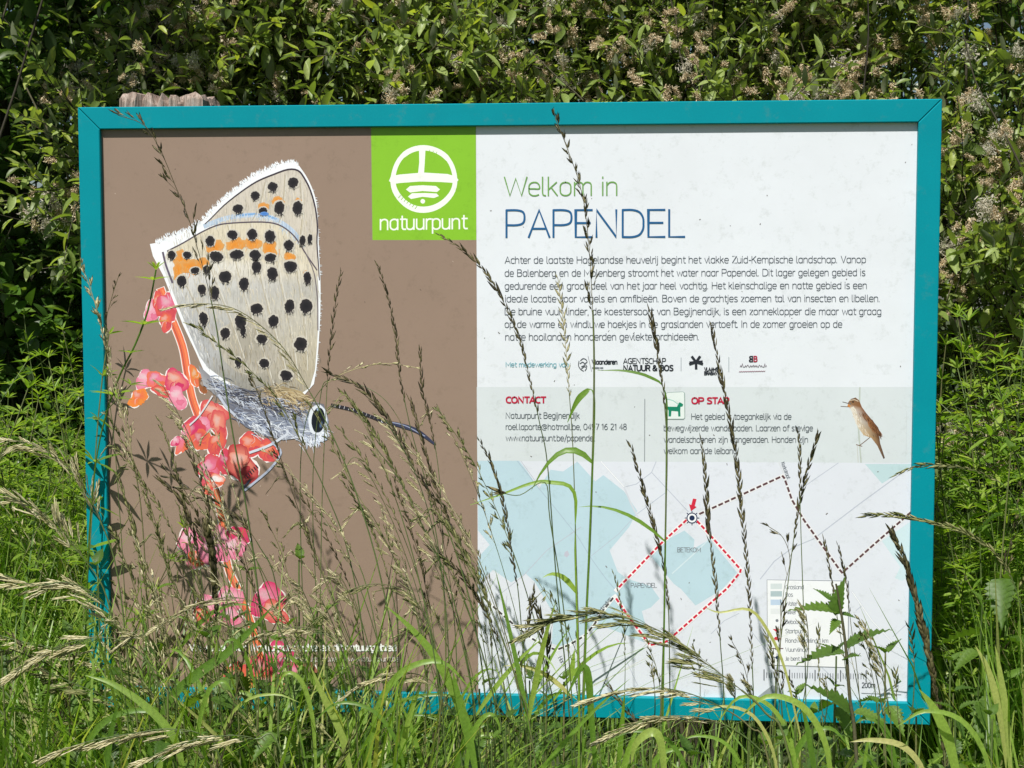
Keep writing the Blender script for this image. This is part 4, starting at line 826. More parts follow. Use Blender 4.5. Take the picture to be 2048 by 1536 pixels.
def px_path(pts, Y, lean=0.0, base_x=None):
    """photograph points (tip first) put on a plane Y (leaning by `lean` towards the camera at the tip); goes on down to the ground"""
    n = len(pts); out = []
    for i, (x, y) in enumerate(pts): out.append(at(x, y, Y-lean*(1-i/(n-1))))
    b, a = out[-1], out[-2]; d = b-a; sx = d[0]/min(-.05, d[2])*-1 if d[2] < -.01 else 0
    zz = b[2]; out.append(np.array([b[0]+max(-.06, min(.06, sx*zz*.25)), Y+.01, zz*.5])); out.append(np.array([b[0]+max(-.08, min(.08, sx*zz*.3)), Y+.02, -.01]))
    return out
RL = random.Random(5)
def rleaves(n, lo=.3, hi=.62):
    return [(RL.uniform(lo, hi), RL.uniform(.12, .26), RL.uniform(.004, .008), RL.uniform(-.6, .6), RL.uniform(-.4, .2), RL.uniform(.1, .9)) for _ in range(n)]
def gp(pts, Y, kind, tone, hpx, label, **kw):
    """hpx: length of the seed head in photograph pixels along the path"""
    lean = kw.pop('lean', .03); Pth = px_path(pts, Y, lean)
    sc_ = np.linalg.norm(at(1100, 700, Y)-at(1000, 700, Y))/100
    return grass_thing(Pth, kind, tone, hpx*sc_, label, **kw)

ST = [
 ([(1110, 235), (1132, 290), (1160, 370), (1174, 450), (1183, 570), (1188, 700), (1187, 850), (1181, 1050), (1172, 1250), (1165, 1460)], -.36, 'panicle', 'dark', 400, 'tallest dark grass stalk, its loose seed head rising over the blue heading of the board', dict(r=.0016, spread=.30, blen=.020, spl=.010, dens=1.1, leaves=[(.42, .05, .010, -.9, -.1, .9), (.70, .10, .009, -.75, 0, 1.2)])),
 ([(880, 470), (930, 503), (975, 550), (1010, 610), (1036, 670), (1058, 750), (1080, 850), (1095, 930), (1112, 1150), (1140, 1450)], -.30, 'spike', 'dark', 420, 'bowed brown grass spike whose tip reaches the corner of the green logo', dict(r=.0009, spl=.012, ang=.16)),
 ([(1116, 556), (1124, 620), (1132, 700), (1138, 780), (1146, 900), (1152, 1100), (1160, 1400)], -.26, 'spike', 'pale', 240, 'pale straw seed head in front of the left edge of the body text', dict(r=.0008, spl=.011, ang=.35, leaves=[(.66, .09, .008, -.5, -.1, .6)])),
 ([(1301, 625), (1314, 700), (1327, 785), (1334, 900), (1331, 1050), (1328, 1250), (1322, 1450)], -.33, 'spike', 'dark', 190, 'straight dark grass stalk passing the dog pictogram', dict(r=.0012, spl=.012, ang=.14, leaves=[(.755, .12, .005, -.9, 0, .5)])),
 ([(1423, 650), (1440, 740), (1458, 830), (1474, 920), (1486, 1050), (1496, 1150), (1503, 1300), (1508, 1450)], -.24, 'spike', 'dark', 700, 'long braided dark grass spike crossing the letters after the walking heading', dict(r=.0010, spl=.013, ang=.17)),
 ([(960, 882), (990, 945), (1010, 1020), (1022, 1100), (1036, 1180), (1046, 1300), (1052, 1400)], -.32, 'spike', 'dark', 300, 'dark grass spike just right of the brown picture field, over the light blue water', dict(r=.0009, spl=.012, ang=.13)),
 ([(1263, 895), (1288, 980), (1308, 1050), (1325, 1120), (1336, 1200), (1340, 1400)], -.30, 'spike', 'dark', 330, 'dark grass spike between the contact divider and the map start symbol', dict(r=.0009, spl=.012)),
 ([(1403, 880), (1411, 960), (1418, 1060), (1430, 1160), (1441, 1290), (1450, 1450)], -.28, 'spike', 'dark', 400, 'dark grass spike rising right of the map start symbol', dict(r=.0009, spl=.012)),
 ([(1597, 868), (1600, 930), (1600, 990), (1603, 1100), (1608, 1250), (1612, 1430)], -.30, 'spike', 'dark', 130, 'left of the twin dark grass tips below the brown bird', dict(r=.0007, spl=.010, ang=.12)),
 ([(1636, 866), (1622, 915), (1604, 980), (1590, 1060), (1572, 1200), (1550, 1400)], -.28, 'spike', 'dark', 220, 'right of the twin dark grass tips below the brown bird', dict(r=.0008, spl=.012, ang=.14)),
 ([(1783, 1062), (1812, 1130), (1836, 1220), (1858, 1310), (1874, 1400), (1888, 1500)], -.34, 'spike', 'dark', 520, 'thick dark grass spike over the lower right corner of the frame', dict(r=.0016, spl=.016, wd=.26, ang=.20, dens=1.6)),
 ([(1794, 948), (1828, 934), (1880, 930), (1960, 945), (2030, 1000), (2060, 1150), (2070, 1400)], -.20, 'spike', 'green', 220, 'upper of two arched grass heads reaching over the right rail', dict(r=.0009, spl=.012, ang=.14)),
 ([(1735, 1030), (1795, 1031), (1860, 1044), (1940, 1070), (2010, 1130), (2050, 1250), (2065, 1420)], -.26, 'spike', 'green', 330, 'lower of two arched grass heads reaching over the right rail', dict(r=.0010, spl=.015, ang=.2, dens=1.3)),
 ([(236, 230), (290, 252), (325, 310), (350, 370), (375, 430), (396, 500), (415, 570), (432, 650), (447, 750), (466, 870), (490, 1000), (512, 1150), (535, 1380)], -.30, 'panicle', 'dark', 430, 'tall loose brown panicle reaching up to the top left of the frame', dict(r=.0012, spread=.42, blen=.034, spl=.011, dens=.9)),
 ([(757, 532), (775, 590), (790, 660), (800, 750), (822, 860), (860, 1000), (890, 1200), (900, 1400)], -.26, 'spike', 'dark', 280, 'dark grass spike alone on the brown field below the green logo', dict(r=.0008, spl=.010, ang=.14)),
 ([(682, 540), (672, 600), (662, 680), (655, 760), (648, 900), (643, 1050), (640, 1350)], -.25, 'spike', 'dark', 230, 'upright thin grass spike just right of the butterfly wing', dict(r=.0007, spl=.010, ang=.25, dens=.8)),
 ([(840, 700), (845, 780), (862, 850), (878, 950), (886, 1100), (892, 1350)], -.22, 'spike', 'dark', 190, 'short dark spike near the tip of the butterfly feeler', dict(r=.0007, spl=.010)),
 ([(166, 535), (188, 600), (205, 665), (222, 740), (243, 820), (266, 920), (285, 1050), (300, 1350)], -.22, 'panicle', 'pale', 420, 'pale dense panicle standing along the left rail of the frame', dict(r=.0011, spread=.32, blen=.028, spl=.011, dens=1.5)),
 ([(236, 555), (222, 600), (212, 650), (214, 760), (230, 900), (250, 1200)], -.2, 'panicle', 'dark', 110, 'short brown grass tip beside the left rail', dict(r=.0006, spread=.35, blen=.014, spl=.007)),
 ([(350, 612), (405, 607), (465, 616), (520, 650), (570, 700), (612, 770), (660, 860), (710, 980), (760, 1150), (800, 1380)], -.34, 'brome', 'pale', 360, 'nodding straw grass head arching across the butterfly wing', dict(r=.0010, n=22, spl=.016, blen=.016, spread=.25, droop=.3)),
 ([(385, 650), (440, 690), (500, 740), (556, 800), (600, 880), (650, 980), (700, 1120), (735, 1350)], -.28, 'panicle', 'green', 360, 'greenish panicle leaning over the lower part of the butterfly wing', dict(r=.0009, spread=.3, blen=.022, spl=.010, dens=1.1)),
 ([(830, 735), (770, 727), (700, 742), (645, 775), (610, 850), (600, 1000), (610, 1350)], -.24, 'panicle', 'pale', 190, 'pale thin grass arching right above the butterfly feeler', dict(r=.0007, spread=.3, blen=.018, spl=.008, dens=.8)),
 ([(860, 960), (810, 860), (770, 800), (720, 770), (660, 760), (640, 800), (625, 1000), (640, 1350)], -.2, 'panicle', 'dark', 150, 'dark bent grass stem behind the butterfly feeler', dict(r=.0006, spread=.3, blen=.014, spl=.007, dens=.7)),
 ([(20, 880), (66, 888), (115, 915), (162, 965), (200, 1040), (235, 1150), (262, 1400)], -.35, 'brome', 'pale', 260, 'cream grass head arching in from the left edge beside the rail', dict(r=.0012, n=24, spl=.025, blen=.034, side=1, spread=.4, droop=.5)),
 ([(0, 985), (60, 1010), (120, 1062), (170, 1120), (215, 1200), (250, 1400)], -.4, 'brome', 'pale', 250, 'second cream grass head lower on the left edge', dict(r=.0012, n=24, spl=.025, blen=.036, side=1, spread=.5, droop=.4)),
 ([(330, 940), (372, 985), (405, 1060), (432, 1150), (455, 1250), (480, 1420)], -.32, 'panicle', 'dark', 250, 'brown drooping head over the lowest pink flowers, left of the stalk', dict(r=.0010, spread=.3, blen=.03, spl=.012, dens=.9, droop=.4)),
 ([(322, 962), (362, 1000), (384, 1060), (398, 1120), (412, 1250), (420, 1400)], -.27, 'spike', 'dark', 200, 'narrow dark spike bowed over the brown field left of the pink flowers', dict(r=.0009, spl=.016, ang=.12)),
 ([(368, 975), (430, 1002), (480, 1040), (520, 1095), (552, 1170), (580, 1400)], -.3, 'panicle', 'dark', 200, 'brown arching head touching the middle pink flowers', dict(r=.0009, spread=.25, blen=.03, spl=.012, dens=.8, droop=.5)),
 ([(412, 1050), (425, 1120), (432, 1220), (440, 1400)], -.33, 'spike', 'dark', 190, 'stout dark spike in front of the pink flowers at the bottom left', dict(r=.0012, spl=.018, wd=.4, ang=.1, dens=1.3)),
 ([(535, 905), (585, 950), (640, 1010), (690, 1080), (735, 1180), (770, 1400)], -.31, 'panicle', 'pale', 300, 'yellowish panicle starting below the butterfly head', dict(r=.0009, spread=.32, blen=.024, spl=.009)),
 ([(620, 810), (660, 880), (700, 960), (745, 1040), (790, 1120), (830, 1220), (860, 1420)], -.26, 'panicle', 'green', 400, 'long yellow green panicle falling from the butterfly eye', dict(r=.0009, spread=.34, blen=.026, spl=.009, dens=1.1)),
 ([(690, 790), (745, 860), (800, 960), (850, 1060), (895, 1160), (930, 1300), (950, 1450)], -.33, 'spike', 'green', 330, 'greenish spike crossing the butterfly feeler', dict(r=.0010, spl=.012)),
 ([(655, 745), (720, 775), (775, 840), (820, 920), (870, 1010), (910, 1100), (950, 1250), (975, 1450)], -.36, 'spike', 'dark', 380, 'dark grass head curving beneath the butterfly feeler', dict(r=.0011, spl=.014, ang=.2)),
 ([(820, 800), (850, 900), (880, 1000), (925, 1110), (965, 1200), (1000, 1330), (1020, 1480)], -.24, 'spike', 'dark', 300, 'dark leaning spike over the right edge of the brown field', dict(r=.0010, spl=.012)),
 ([(860, 1095), (905, 1130), (945, 1180), (985, 1250), (1010, 1330), (1030, 1480)], -.27, 'spike', 'dark', 240, 'brown leaning spike at the lower right of the brown field', dict(r=.0009, spl=.013)),
 ([(1068, 1182), (1058, 1235), (1046, 1300), (1040, 1450)], -.33, 'spike', 'dark', 130, 'left of three short dark spikes standing at the bottom of the white field', dict(r=.0010, spl=.012)),
 ([(1070, 1196), (1082, 1250), (1086, 1320), (1088, 1450)], -.31, 'spike', 'dark', 150, 'middle of three short dark spikes standing at the bottom of the white field', dict(r=.0010, spl=.012)),
 ([(1093, 1252), (1096, 1310), (1094, 1370), (1092, 1450)], -.28, 'spike', 'dark', 130, 'right of three short dark spikes standing at the bottom of the white field', dict(r=.0010, spl=.013)),
 ([(1536, 1052), (1566, 1075), (1580, 1120), (1568, 1180), (1558, 1290), (1550, 1420)], -.25, 'panicle', 'dark', 130, 'sparse little dark panicle above the map legend', dict(r=.0005, spread=.7, blen=.020, spl=.010, dens=.6)),
 ([(1648, 1078), (1662, 1150), (1674, 1230), (1690, 1330), (1704, 1470)], -.2, 'spike', 'dark', 150, 'thin dark spike left of the nettle at the legend', dict(r=.0006, spl=.009, ang=.1)),
 ([(1676, 1090), (1692, 1160), (1702, 1250), (1716, 1360), (1722, 1480)], -.17, 'spike', 'dark', 130, 'thin dark spike right behind the nettle at the legend', dict(r=.0006, spl=.009, ang=.1)),
 ([(1060, 1262), (1120, 1236), (1200, 1228), (1265, 1240), (1330, 1268), (1400, 1318), (1470, 1370), (1530, 1425), (1580, 1520)], -.52, 'brome', 'green', 480, 'big arching bent grass head over the bottom of the white field', dict(r=.0016, n=46, spl=.026, blen=.030, side=-1, spread=.40, droop=.25, head_both=True)),
 ([(1180, 1400), (1262, 1378), (1350, 1380), (1430, 1408), (1500, 1455), (1540, 1536)], -.55, 'brome', 'pale', 300, 'pale arching grass head low over the bottom rail', dict(r=.0012, n=17, spl=.024, blen=.02, side=-1, spread=.35, droop=.3)),
 ([(1215, 1470), (1290, 1440), (1370, 1432), (1450, 1450), (1520, 1500), (1550, 1560)], -.5, 'brome', 'pale', 260, 'straw coloured grass head lying under the bottom rail at mid right', dict(r=.0012, n=13, spl=.024, blen=.02, side=-1, spread=.35, droop=.3)),
 ([(120, 1500), (190, 1480), (270, 1466), (340, 1458), (410, 1475), (450, 1560)], -.6, 'brome', 'pale', 280, 'fat pale brome head lying along the bottom left edge', dict(r=.0013, n=16, spl=.026, blen=.02, side=-1, spread=.3, droop=.5)),
 ([(300, 1515), (370, 1485), (440, 1472), (510, 1478), (570, 1530)], -.62, 'brome', 'pale', 230, 'pale brome head in the bottom left, second from the edge', dict(r=.0013, n=13, spl=.026, blen=.02, side=-1, spread=.3, droop=.5)),
 ([(20, 1350), (100, 1300), (190, 1275), (260, 1290), (310, 1350), (340, 1480)], -.45, 'brome', 'pale', 250, 'cream arching head crossing the lower end of the left rail', dict(r=.0012, n=26, spl=.025, blen=.036, side=-1, spread=.5, droop=.4)),
 ([(10, 1150), (70, 1170), (140, 1165), (200, 1200), (250, 1290), (275, 1450)], -.42, 'brome', 'pale', 280, 'cream arching head over the middle of the left rail', dict(r=.0012, n=26, spl=.025, blen=.036, side=-1, spread=.6, droop=.3)),
 ([(300, 1262), (370, 1220), (440, 1196), (510, 1205), (560, 1260), (590, 1400)], -.4, 'brome', 'pale', 240, 'cream grass head over the second lowest pink flowers', dict(r=.0010, n=14, spl=.020, blen=.02, side=-1, spread=.4, droop=.3)),
 ([(650, 1225), (700, 1180), (760, 1168), (820, 1190), (860, 1260), (880, 1420)], -.36, 'brome', 'green', 250, 'curled over grass head on the lower brown field', dict(r=.0010, n=16, spl=.018, blen=.014, side=-1, spread=.3, droop=.5)),
 ([(690, 1390), (740, 1360), (800, 1345), (860, 1360), (900, 1420), (920, 1500)], -.42, 'brome', 'pale', 220, 'pale grass head at the bottom rail under the white caption', dict(r=.0010, n=12, spl=.021, blen=.02, side=-1, spread=.35, droop=.5)),
 ([(480, 1290), (545, 1262), (615, 1255), (670, 1280), (705, 1360), (720, 1480)], -.38, 'brome', 'pale', 200, 'pale grass head in front of the white caption', dict(r=.0010, n=12, spl=.020, blen=.02, side=-1, spread=.35, droop=.4)),
 ([(1000, 985), (1040, 990), (1090, 965), (1100, 1040), (1125, 1200), (1145, 1420)], -.29, 'spike', 'dark', 5, 'thin stem with a kinked green leaf over the light blue water', dict(r=.0008, leaves=[(.66, .11, .007, -.8, 0, .5), (.68, .05, .008, .1, 0, 0)])),
]
for pts, Y, kind, tone, hpx, lab, kw in ST:
    gp(pts, Y, kind, tone, hpx, lab, **dict(kw))

# ---- the crowd of leaning stalks before the brown field
rc = random.Random(77)
def over(x, y):
    c = 'over the left rail' if x < 215 else 'over the stalk of pink flowers' if x < 470 and y > 800 else 'over the butterfly wing' if x < 640 and y <= 800 else 'over the butterfly body' if x < 660 and y < 930 else 'over the lower brown field' if x < 700 else 'over the right part of the brown field' if x < 955 else 'over the light blue water' if x < 1240 else 'over the red loop' if x < 1500 else 'over the legend side'
    return c+(', high tip' if y < 900 else ', middle tip' if y < 1060 else ', low tip')
for i in range(104):
    if i < 78: tx = rc.uniform(200, 940); ty = 760+(rc.random()**.75)*500; ln = rc.uniform(.12, .5)
    elif i < 86: tx = rc.uniform(950, 1420); ty = rc.uniform(1130, 1340); ln = rc.uniform(0, .4)
    else: tx = rc.uniform(1420, 1830); ty = rc.uniform(1180, 1380); ln = rc.uniform(-.25, .3)
    H_ = 1480-ty; bx = tx+ln*H_*.9; Y = rc.uniform(-.48, -.10); cv_ = rc.uniform(.15, .5)*(1 if rc.random() < .85 else -.4)
    pts = []
    for k in range(6):
        u = k/5; pts.append((tx+(bx-tx)*u+cv_*H_*.45*(u*(1-u))*1.6, ty+H_*(u**1.15)+(-.0)*u))
    if ln > .3 and rc.random() < .6: pts = [(pts[0][0]-30, pts[0][1]+26)]+pts
    kd, tn = rc.choice([('panicle', 'pale'), ('panicle', 'green'), ('panicle', 'green'), ('panicle', 'dark'), ('spike', 'green'), ('spike', 'dark'), ('brome', 'pale'), ('panicle', 'pale')])
    if kd == 'panicle': kw = dict(spread=rc.uniform(.22, .45), blen=rc.uniform(.016, .032), spl=rc.uniform(.007, .011), dens=rc.uniform(.7, 1.3), droop=rc.uniform(0, .4))
    elif kd == 'spike': kw = dict(spl=rc.uniform(.009, .013), ang=rc.uniform(.1, .3), dens=rc.uniform(.7, 1.1))
    else: kw = dict(n=rc.randint(8, 14), spl=.018, blen=.018, side=-1, spread=.35, droop=.4)
    nm = {'panicle': 'panicle grass', 'spike': 'spike grass', 'brome': 'brome'}[kd]; cl = {'pale': 'pale straw', 'green': 'yellow green', 'dark': 'brown'}[tn]
    gp(pts, Y, kd, tn, rc.uniform(.35, .6)*H_, cl+' '+nm+' leaning '+over(tx, ty), group='stalks leaning before the board', r=rc.uniform(.0006, .0010), leaves=rleaves(1 if rc.random() < .5 else 2, .35, .7), **kw)

# ---- flat leaf blades seen one by one in the foreground
def blade_thing(pts, Y, wpx, label, nstem=None, lean=0.0, fold=.3, upv=(.2, -1, .5)):
    P = crom(px_path(pts, Y, lean)[:-2], 4); scl = np.linalg.norm(at(1100, 700, Y)-at(1000, 700, Y))/100
    P = P[::-1]; base = np.array([P[0][0], P[0][1], 0.0])
    P = np.concatenate([[base, base+(P[0]-base)*.6], P]); n = len(P)
    wd = [wpx*scl*(.35+.65*min(1, i/max(1, n*.45)))*(1-(i/(n-1))**3.5)+.0002 for i in range(n)]
    if nstem:      # thin culm below, the leaf only on its last stretch
        ns = n-4*nstem; wd = [.0022 if i < ns else wpx*scl*max(.05, math.sin(PI*((i-ns)/(n-1-ns))**.6))+.0004 for i in range(n)]
    t = empty('grass_shoot', base); tag(t, label, 'grass', 'broad green blades along the bottom' if ' blade pointing ' in label else None)
    V, Fq = ribbon(P, wd, upv, fold); A = Acc(); A.add(V, Fq); link('blade', A.mesh('blade', M_blade, True, base), t)
BL = [
 ([(548, 1210), (500, 1262), (450, 1310), (400, 1345), (340, 1400), (300, 1500)], -.42, 22, 'broad green grass blade slanting up to the right over the pink flowers at bottom left'),
 ([(1190, 778), (1165, 782), (1140, 810), (1122, 850)], -.36, 1, ''),
 ([(620, 1330), (650, 1400), (680, 1460), (700, 1536)], -.45, 18, 'upright green blade right of the lowest pink flowers'),
 ([(770, 1210), (830, 1265), (880, 1330), (920, 1420), (950, 1536)], -.4, 20, 'blue green blade slanting down at the right of the brown field'),
 ([(905, 1340), (918, 1400), (935, 1460), (950, 1536)], -.48, 20, 'broad green blade left of the bottom rail'),
 ([(1838, 1378), (1868, 1420), (1895, 1480), (1915, 1560)], -.5, 26, 'large dark green blade over the lower right corner of the frame'),
 ([(1990, 1290), (2000, 1350), (2010, 1420), (2020, 1536)], -.3, 16, 'long upright blade at the lower right edge'),
 ([(1950, 1290), (1975, 1340), (2000, 1430), (2015, 1536)], -.2, 18, 'long blade leaning at the lower right edge'),
 ([(1262, 1530), (1270, 1490), (1300, 1465), (1320, 1480), (1330, 1560)], -.55, 20, 'bent green blade under the bottom rail in the middle'),
 ([(1700, 1484), (1740, 1480), (1800, 1490), (1840, 1530), (1850, 1580)], -.5, 14, 'light green blade arching at the bottom right'),
 ([(1410, 1215), (1440, 1225), (1500, 1220), (1540, 1270), (1570, 1340), (1600, 1470)], -.33, 7, 'thin curved blade arching over the left of the legend'),
 ([(1130, 1400), (1160, 1340), (1175, 1345), (1182, 1430), (1190, 1530)], -.4, 16, 'green sheath leaf around the tall stalk at the bottom rail'),
 ([(170, 1350), (230, 1370), (300, 1420), (350, 1480), (370, 1560)], -.5, 18, 'green blade slanting down right in the bottom left corner'),
 ([(940, 1010), (1000, 990), (1060, 968), (1100, 965), (1148, 985), (1150, 1100), (1158, 1400)], -.3, 8, 'green blade bent over the light blue water of the map', 5),
 ([(1135, 845), (1150, 810), (1165, 790), (1186, 783), (1188, 860), (1178, 1100), (1166, 1450)], -.37, 12, 'folded green leaf on the tall stalk beside the contact heading', 3),
 ([(1195, 741), (1250, 742), (1300, 755), (1330, 785), (1333, 900), (1326, 1400)], -.34, 6, 'thin leaf pointing left under the sponsor logos', 3),
]
rb = random.Random(41)
for i in range(44):
    x = rb.uniform(60, 1990); y = rb.uniform(1385, 1500)-(rb.uniform(0, 100) if x < 560 or 700 < x < 960 else 0); sd = rb.choice((-1, 1)); L = rb.uniform(60, 190)
    pts = [(x, y+rb.uniform(10, 60)), (x+sd*L*.35, y), (x+sd*L*.8, y+18), (x+sd*L*1.1, y+90), (x+sd*L*1.2, y+190)] if rb.random() < .5 else [(x, y), (x+sd*L*.2, y+60), (x+sd*L*.35, y+130), (x+sd*L*.45, 1560)]
    zone = 'at the foot of the left bank' if x < 180 else 'at the lower left corner' if x < 400 else 'under the pink flowers' if x < 620 else 'under the brown field' if x < 950 else 'under the light blue water' if x < 1250 else 'under the red loop' if x < 1520 else 'under the legend' if x < 1800 else 'at the foot of the right bank'
    BL.append((pts, rb.uniform(-.55, -.2), rb.uniform(7, 16), ('arching' if len(pts) == 5 else 'upright')+(' broad' if L > 125 else ' slender')+' green blade pointing '+('left' if sd > 0 else 'right')+' '+zone))
for pts, Y, wp, lab, *ns in BL:
    if lab: blade_thing(pts, Y, wp, lab, *ns)

# ---- prototypes of the common grass, copied through the foreground and the banks
def copy_tree(o, loc, rz, s, parent=None):
    c = o.copy(); C.objects.link(c)
    if parent is None: c.location = loc; c.rotation_euler = (0, 0, rz); c.scale = (s, s, s)
    else: c.parent = parent
    for ch in o.children: copy_tree(ch, None, 0, 1, c)
    return c
def fresh(kind, tone, bend, hgt, hl, seed, **kw):
    r_ = random.Random(seed); P = []
    for i in range(8):
        u = 1-i/7; P.append(np.array([bend*u**3.2+.015*math.sin(u*5+seed), .03*math.sin(seed+u*2), hgt*(u-.22*abs(bend)/.25*u**5)]))
    return grass_thing(P, kind, tone, hl, 'x', r=.0010, leaves=[(r_.uniform(.3, .75), r_.uniform(.14, .26), r_.uniform(.005, .009), r_.uniform(-.6, .6), r_.uniform(-.5, .2), r_.uniform(.1, .9)) for _ in range(4)], rnd=r_, **kw)
PROT = []
for i, (k, t_, bd, hg, hl, kw) in enumerate([('spike', 'dark', -.10, .62, .12, dict(spl=.012)), ('panicle', 'green', -.14, .64, .15, dict(spread=.35, blen=.025, spl=.008)), ('brome', 'pale', -.22, .60, .14, dict(n=12, spl=.020, blen=.02, side=-1)),
                                 ('panicle', 'pale', -.12, .62, .14, dict(spread=.4, blen=.03, spl=.008)), ('spike', 'green', .06, .60, .11, dict(spl=.013)), ('panicle', 'dark', .05, .66, .14, dict(spread=.3, blen=.02, spl=.008)), ('brome', 'green', -.16, .58, .12, dict(n=11, spl=.019, blen=.02, side=-1))]):
    PROT.append(fresh(k, t_, bd, hg, hl, i+11, **kw))
PL_ = ['dark grass spike', 'green panicle grass', 'cream brome stalk', 'pale feathery grass', 'green grass spike', 'brown panicle grass', 'green brome stalk']
used = set(); rs = random.Random(21)
def spot(x, y):
    """words for where in the photograph a plant of the crowd stands"""
    v = np.array([x, y, .75])-cam_pos; z = v@fwd; px = 1024+F*(v@RX)/z
    col = ('at the far left edge' if px < 70 else 'close left of the frame' if px < 190 else 'before the left rail' if px < 330 else 'before the lowest pink flowers' if px < 560 else 'before the white caption' if px < 800 else
           'where brown and white fields meet' if px < 1010 else 'below the light blue water' if px < 1250 else 'below the red loop route' if px < 1500 else 'below the map legend' if px < 1720 else 'before the lower right corner' if px < 1880 else 'close right of the frame' if px < 1970 else 'at the far right edge')
    row = 'front row' if y < -.38 else 'second row' if y < -.24 else 'third row' if y < -.08 else 'board row' if y < .25 else 'back row' if y < .7 else 'rear row'
    return col+', '+row
def scatter_grass(n, xr, yr, tipz, where, pr=range(7)):
    for _ in range(n):
        k = rs.choice(list(pr)); x, y = rs.uniform(*xr), rs.uniform(*yr); h = rs.uniform(*tipz)
        s = h/.6; rz = rs.gauss(0, .5)
        if k not in used: o = PROT[k]; used.add(k); o.location = (x, y, 0); o.rotation_euler = (0, 0, rz); o.scale = (s,)*3
        else: o = copy_tree(PROT[k], (x, y, 0), rz, s)
        o['label'] = ('tall ' if h > tipz[0]+.66*(tipz[1]-tipz[0]) else 'low ' if h < tipz[0]+.33*(tipz[1]-tipz[0]) else '')+PL_[k].replace('short ', '')+(' turned' if abs(rz) > .5 else '')+' '+spot(x, y); o['group'] = PL_[k]+' in the crowd'
scatter_grass(50, (-.66, -.05), (-.52, -.06), (.56, .80), 'in the crowd before the lower left of the board')
scatter_grass(18, (-.62, -.30), (-.45, -.10), (.72, .95), 'in the crowd before the left of the board', (2, 3, 1, 6, 2))
scatter_grass(22, (-.05, .64), (-.52, -.08), (.46, .66), 'in the row before the bottom rail of the white field')
scatter_grass(34, (-1.2, -.62), (-.5, .4), (.60, 1.05), 'on the bank left of the board', (1, 2, 3, 2, 6, 3))
scatter_grass(16, (.66, 1.15), (-.4, .3), (.50, .95), 'on the bank right of the board', (1, 3, 4, 5, 6, 6))
for k in range(7):
    if k not in used: PROT[k].location = (-.9, .3, 0); PROT[k]['label'] = PL_[k]+' on the bank left of the board'

# ---- nettles
me_nl = mesh('leaf', NT[0], NT[1], M_nettle, True)
def nettle(base, hgt, lsz, label, group=None, dx=0, seed=0, rz=None, n=7, top=.0):
    r_ = random.Random(seed); P = [np.array([dx*u*u, .01*math.sin(u*4+seed), hgt*u]) for u in np.linspace(0, 1, 8)]
    t = empty('nettle', base); tag(t, label, 'nettle', group)
    V, Fq = tube(P, np.linspace(.0028, .0012, 8), 5); A = Acc(); A.add(V, Fq); link('stem', A.mesh('stem', M_twig if group is None else M_stem, True), t)
    for i in range(n):
        u = 1-i*.85/n*.8; p = np.array([dx*u*u, 0, hgt*u]); s = lsz*(.35+.75*min(1, i/2.6))*r_.uniform(.85, 1.1)
        for sd in (0, PI):
            an = (rz if rz is not None else seed)+i*PI/2*(.9 if rz is None else .22)+sd+r_.uniform(-.2, .2)
            d = np.array([math.cos(an), math.sin(an)*.8, r_.uniform(-.75, .05)+(1.2 if i == 0 else 0)]); pe = p+d*s*.12
            M = mat4(pe, d, s, r_.uniform(-.3, .3)); link('leaf', me_nl, t, M=Matrix(M.tolist()))
    return t
hn = px_path([(1672, 1168), (1678, 1200), (1686, 1250), (1693, 1310), (1700, 1400), (1712, 1500)], -.30, .02); t = empty('nettle', hn[-1])
tag(t, 'nettle with toothed leaves in front of the map legend', 'nettle'); hp = crom(hn, 4)
V, Fq = tube(hp, np.linspace(.0012, .0030, len(hp)), 6); A = Acc(); A.add(V, Fq); link('stem', A.mesh('stem', leafmat('nettle_stem', [(0, (.09, .08, .05)), (1, (.13, .12, .07))], trans=0), True, hn[-1]), t)
for (bx, by), (tx, ty), dy in (((1672, 1225), (1578, 1200), -.02), ((1670, 1228), (1684, 1152), -.012), ((1664, 1202), (1628, 1168), .012), ((1680, 1228), (1714, 1230), -.015), ((1693, 1296), (1775, 1240), -.02), ((1688, 1304), (1588, 1308), -.025), ((1700, 1425), (1622, 1352), -.015), ((1708, 1424), (1778, 1432), -.03), ((1690, 1320), (1716, 1300), -.03), ((1676, 1240), (1660, 1262), -.03)):
    p, q = at(bx, by, -.30), at(tx, ty, -.30+dy); M = mat4(p-hn[-1], q-p, np.linalg.norm(q-p)*.93, RL.uniform(-.25, .25), upv=(0, -.45, 1), sx=np.linalg.norm(q-p)*.72); link('leaf', me_nl, t, M=Matrix(M.tolist()))
for i in range(26):
    x, y = rs.uniform(.68, 1.2), rs.uniform(-.3, .6); nettle((x, y, 0), rs.uniform(.5, .95), rs.uniform(.06, .085), 'leafy nettle '+spot(x, y), 'nettles right of the board', seed=i*3+1, dx=rs.uniform(-.05, .05))
for i in range(24):
    x, y = rs.uniform(-1.3, -.68), rs.uniform(-.2, .9); nettle((x, y, 0), rs.uniform(.5, .95), rs.uniform(.045, .07), 'leafy nettle '+spot(x, y), 'nettles left of the board', seed=i*5+2, dx=rs.uniform(-.05, .05))
for i in range(60):
    x, y = rs.uniform(-.66, .68), rs.uniform(-.5, -.12); nettle((x, y, 0), rs.uniform(.55, .71)+(.12 if x < -.2 else 0), rs.uniform(.055, .085), 'young nettle '+spot(x, y), 'young nettles before the board', seed=i*7+3)

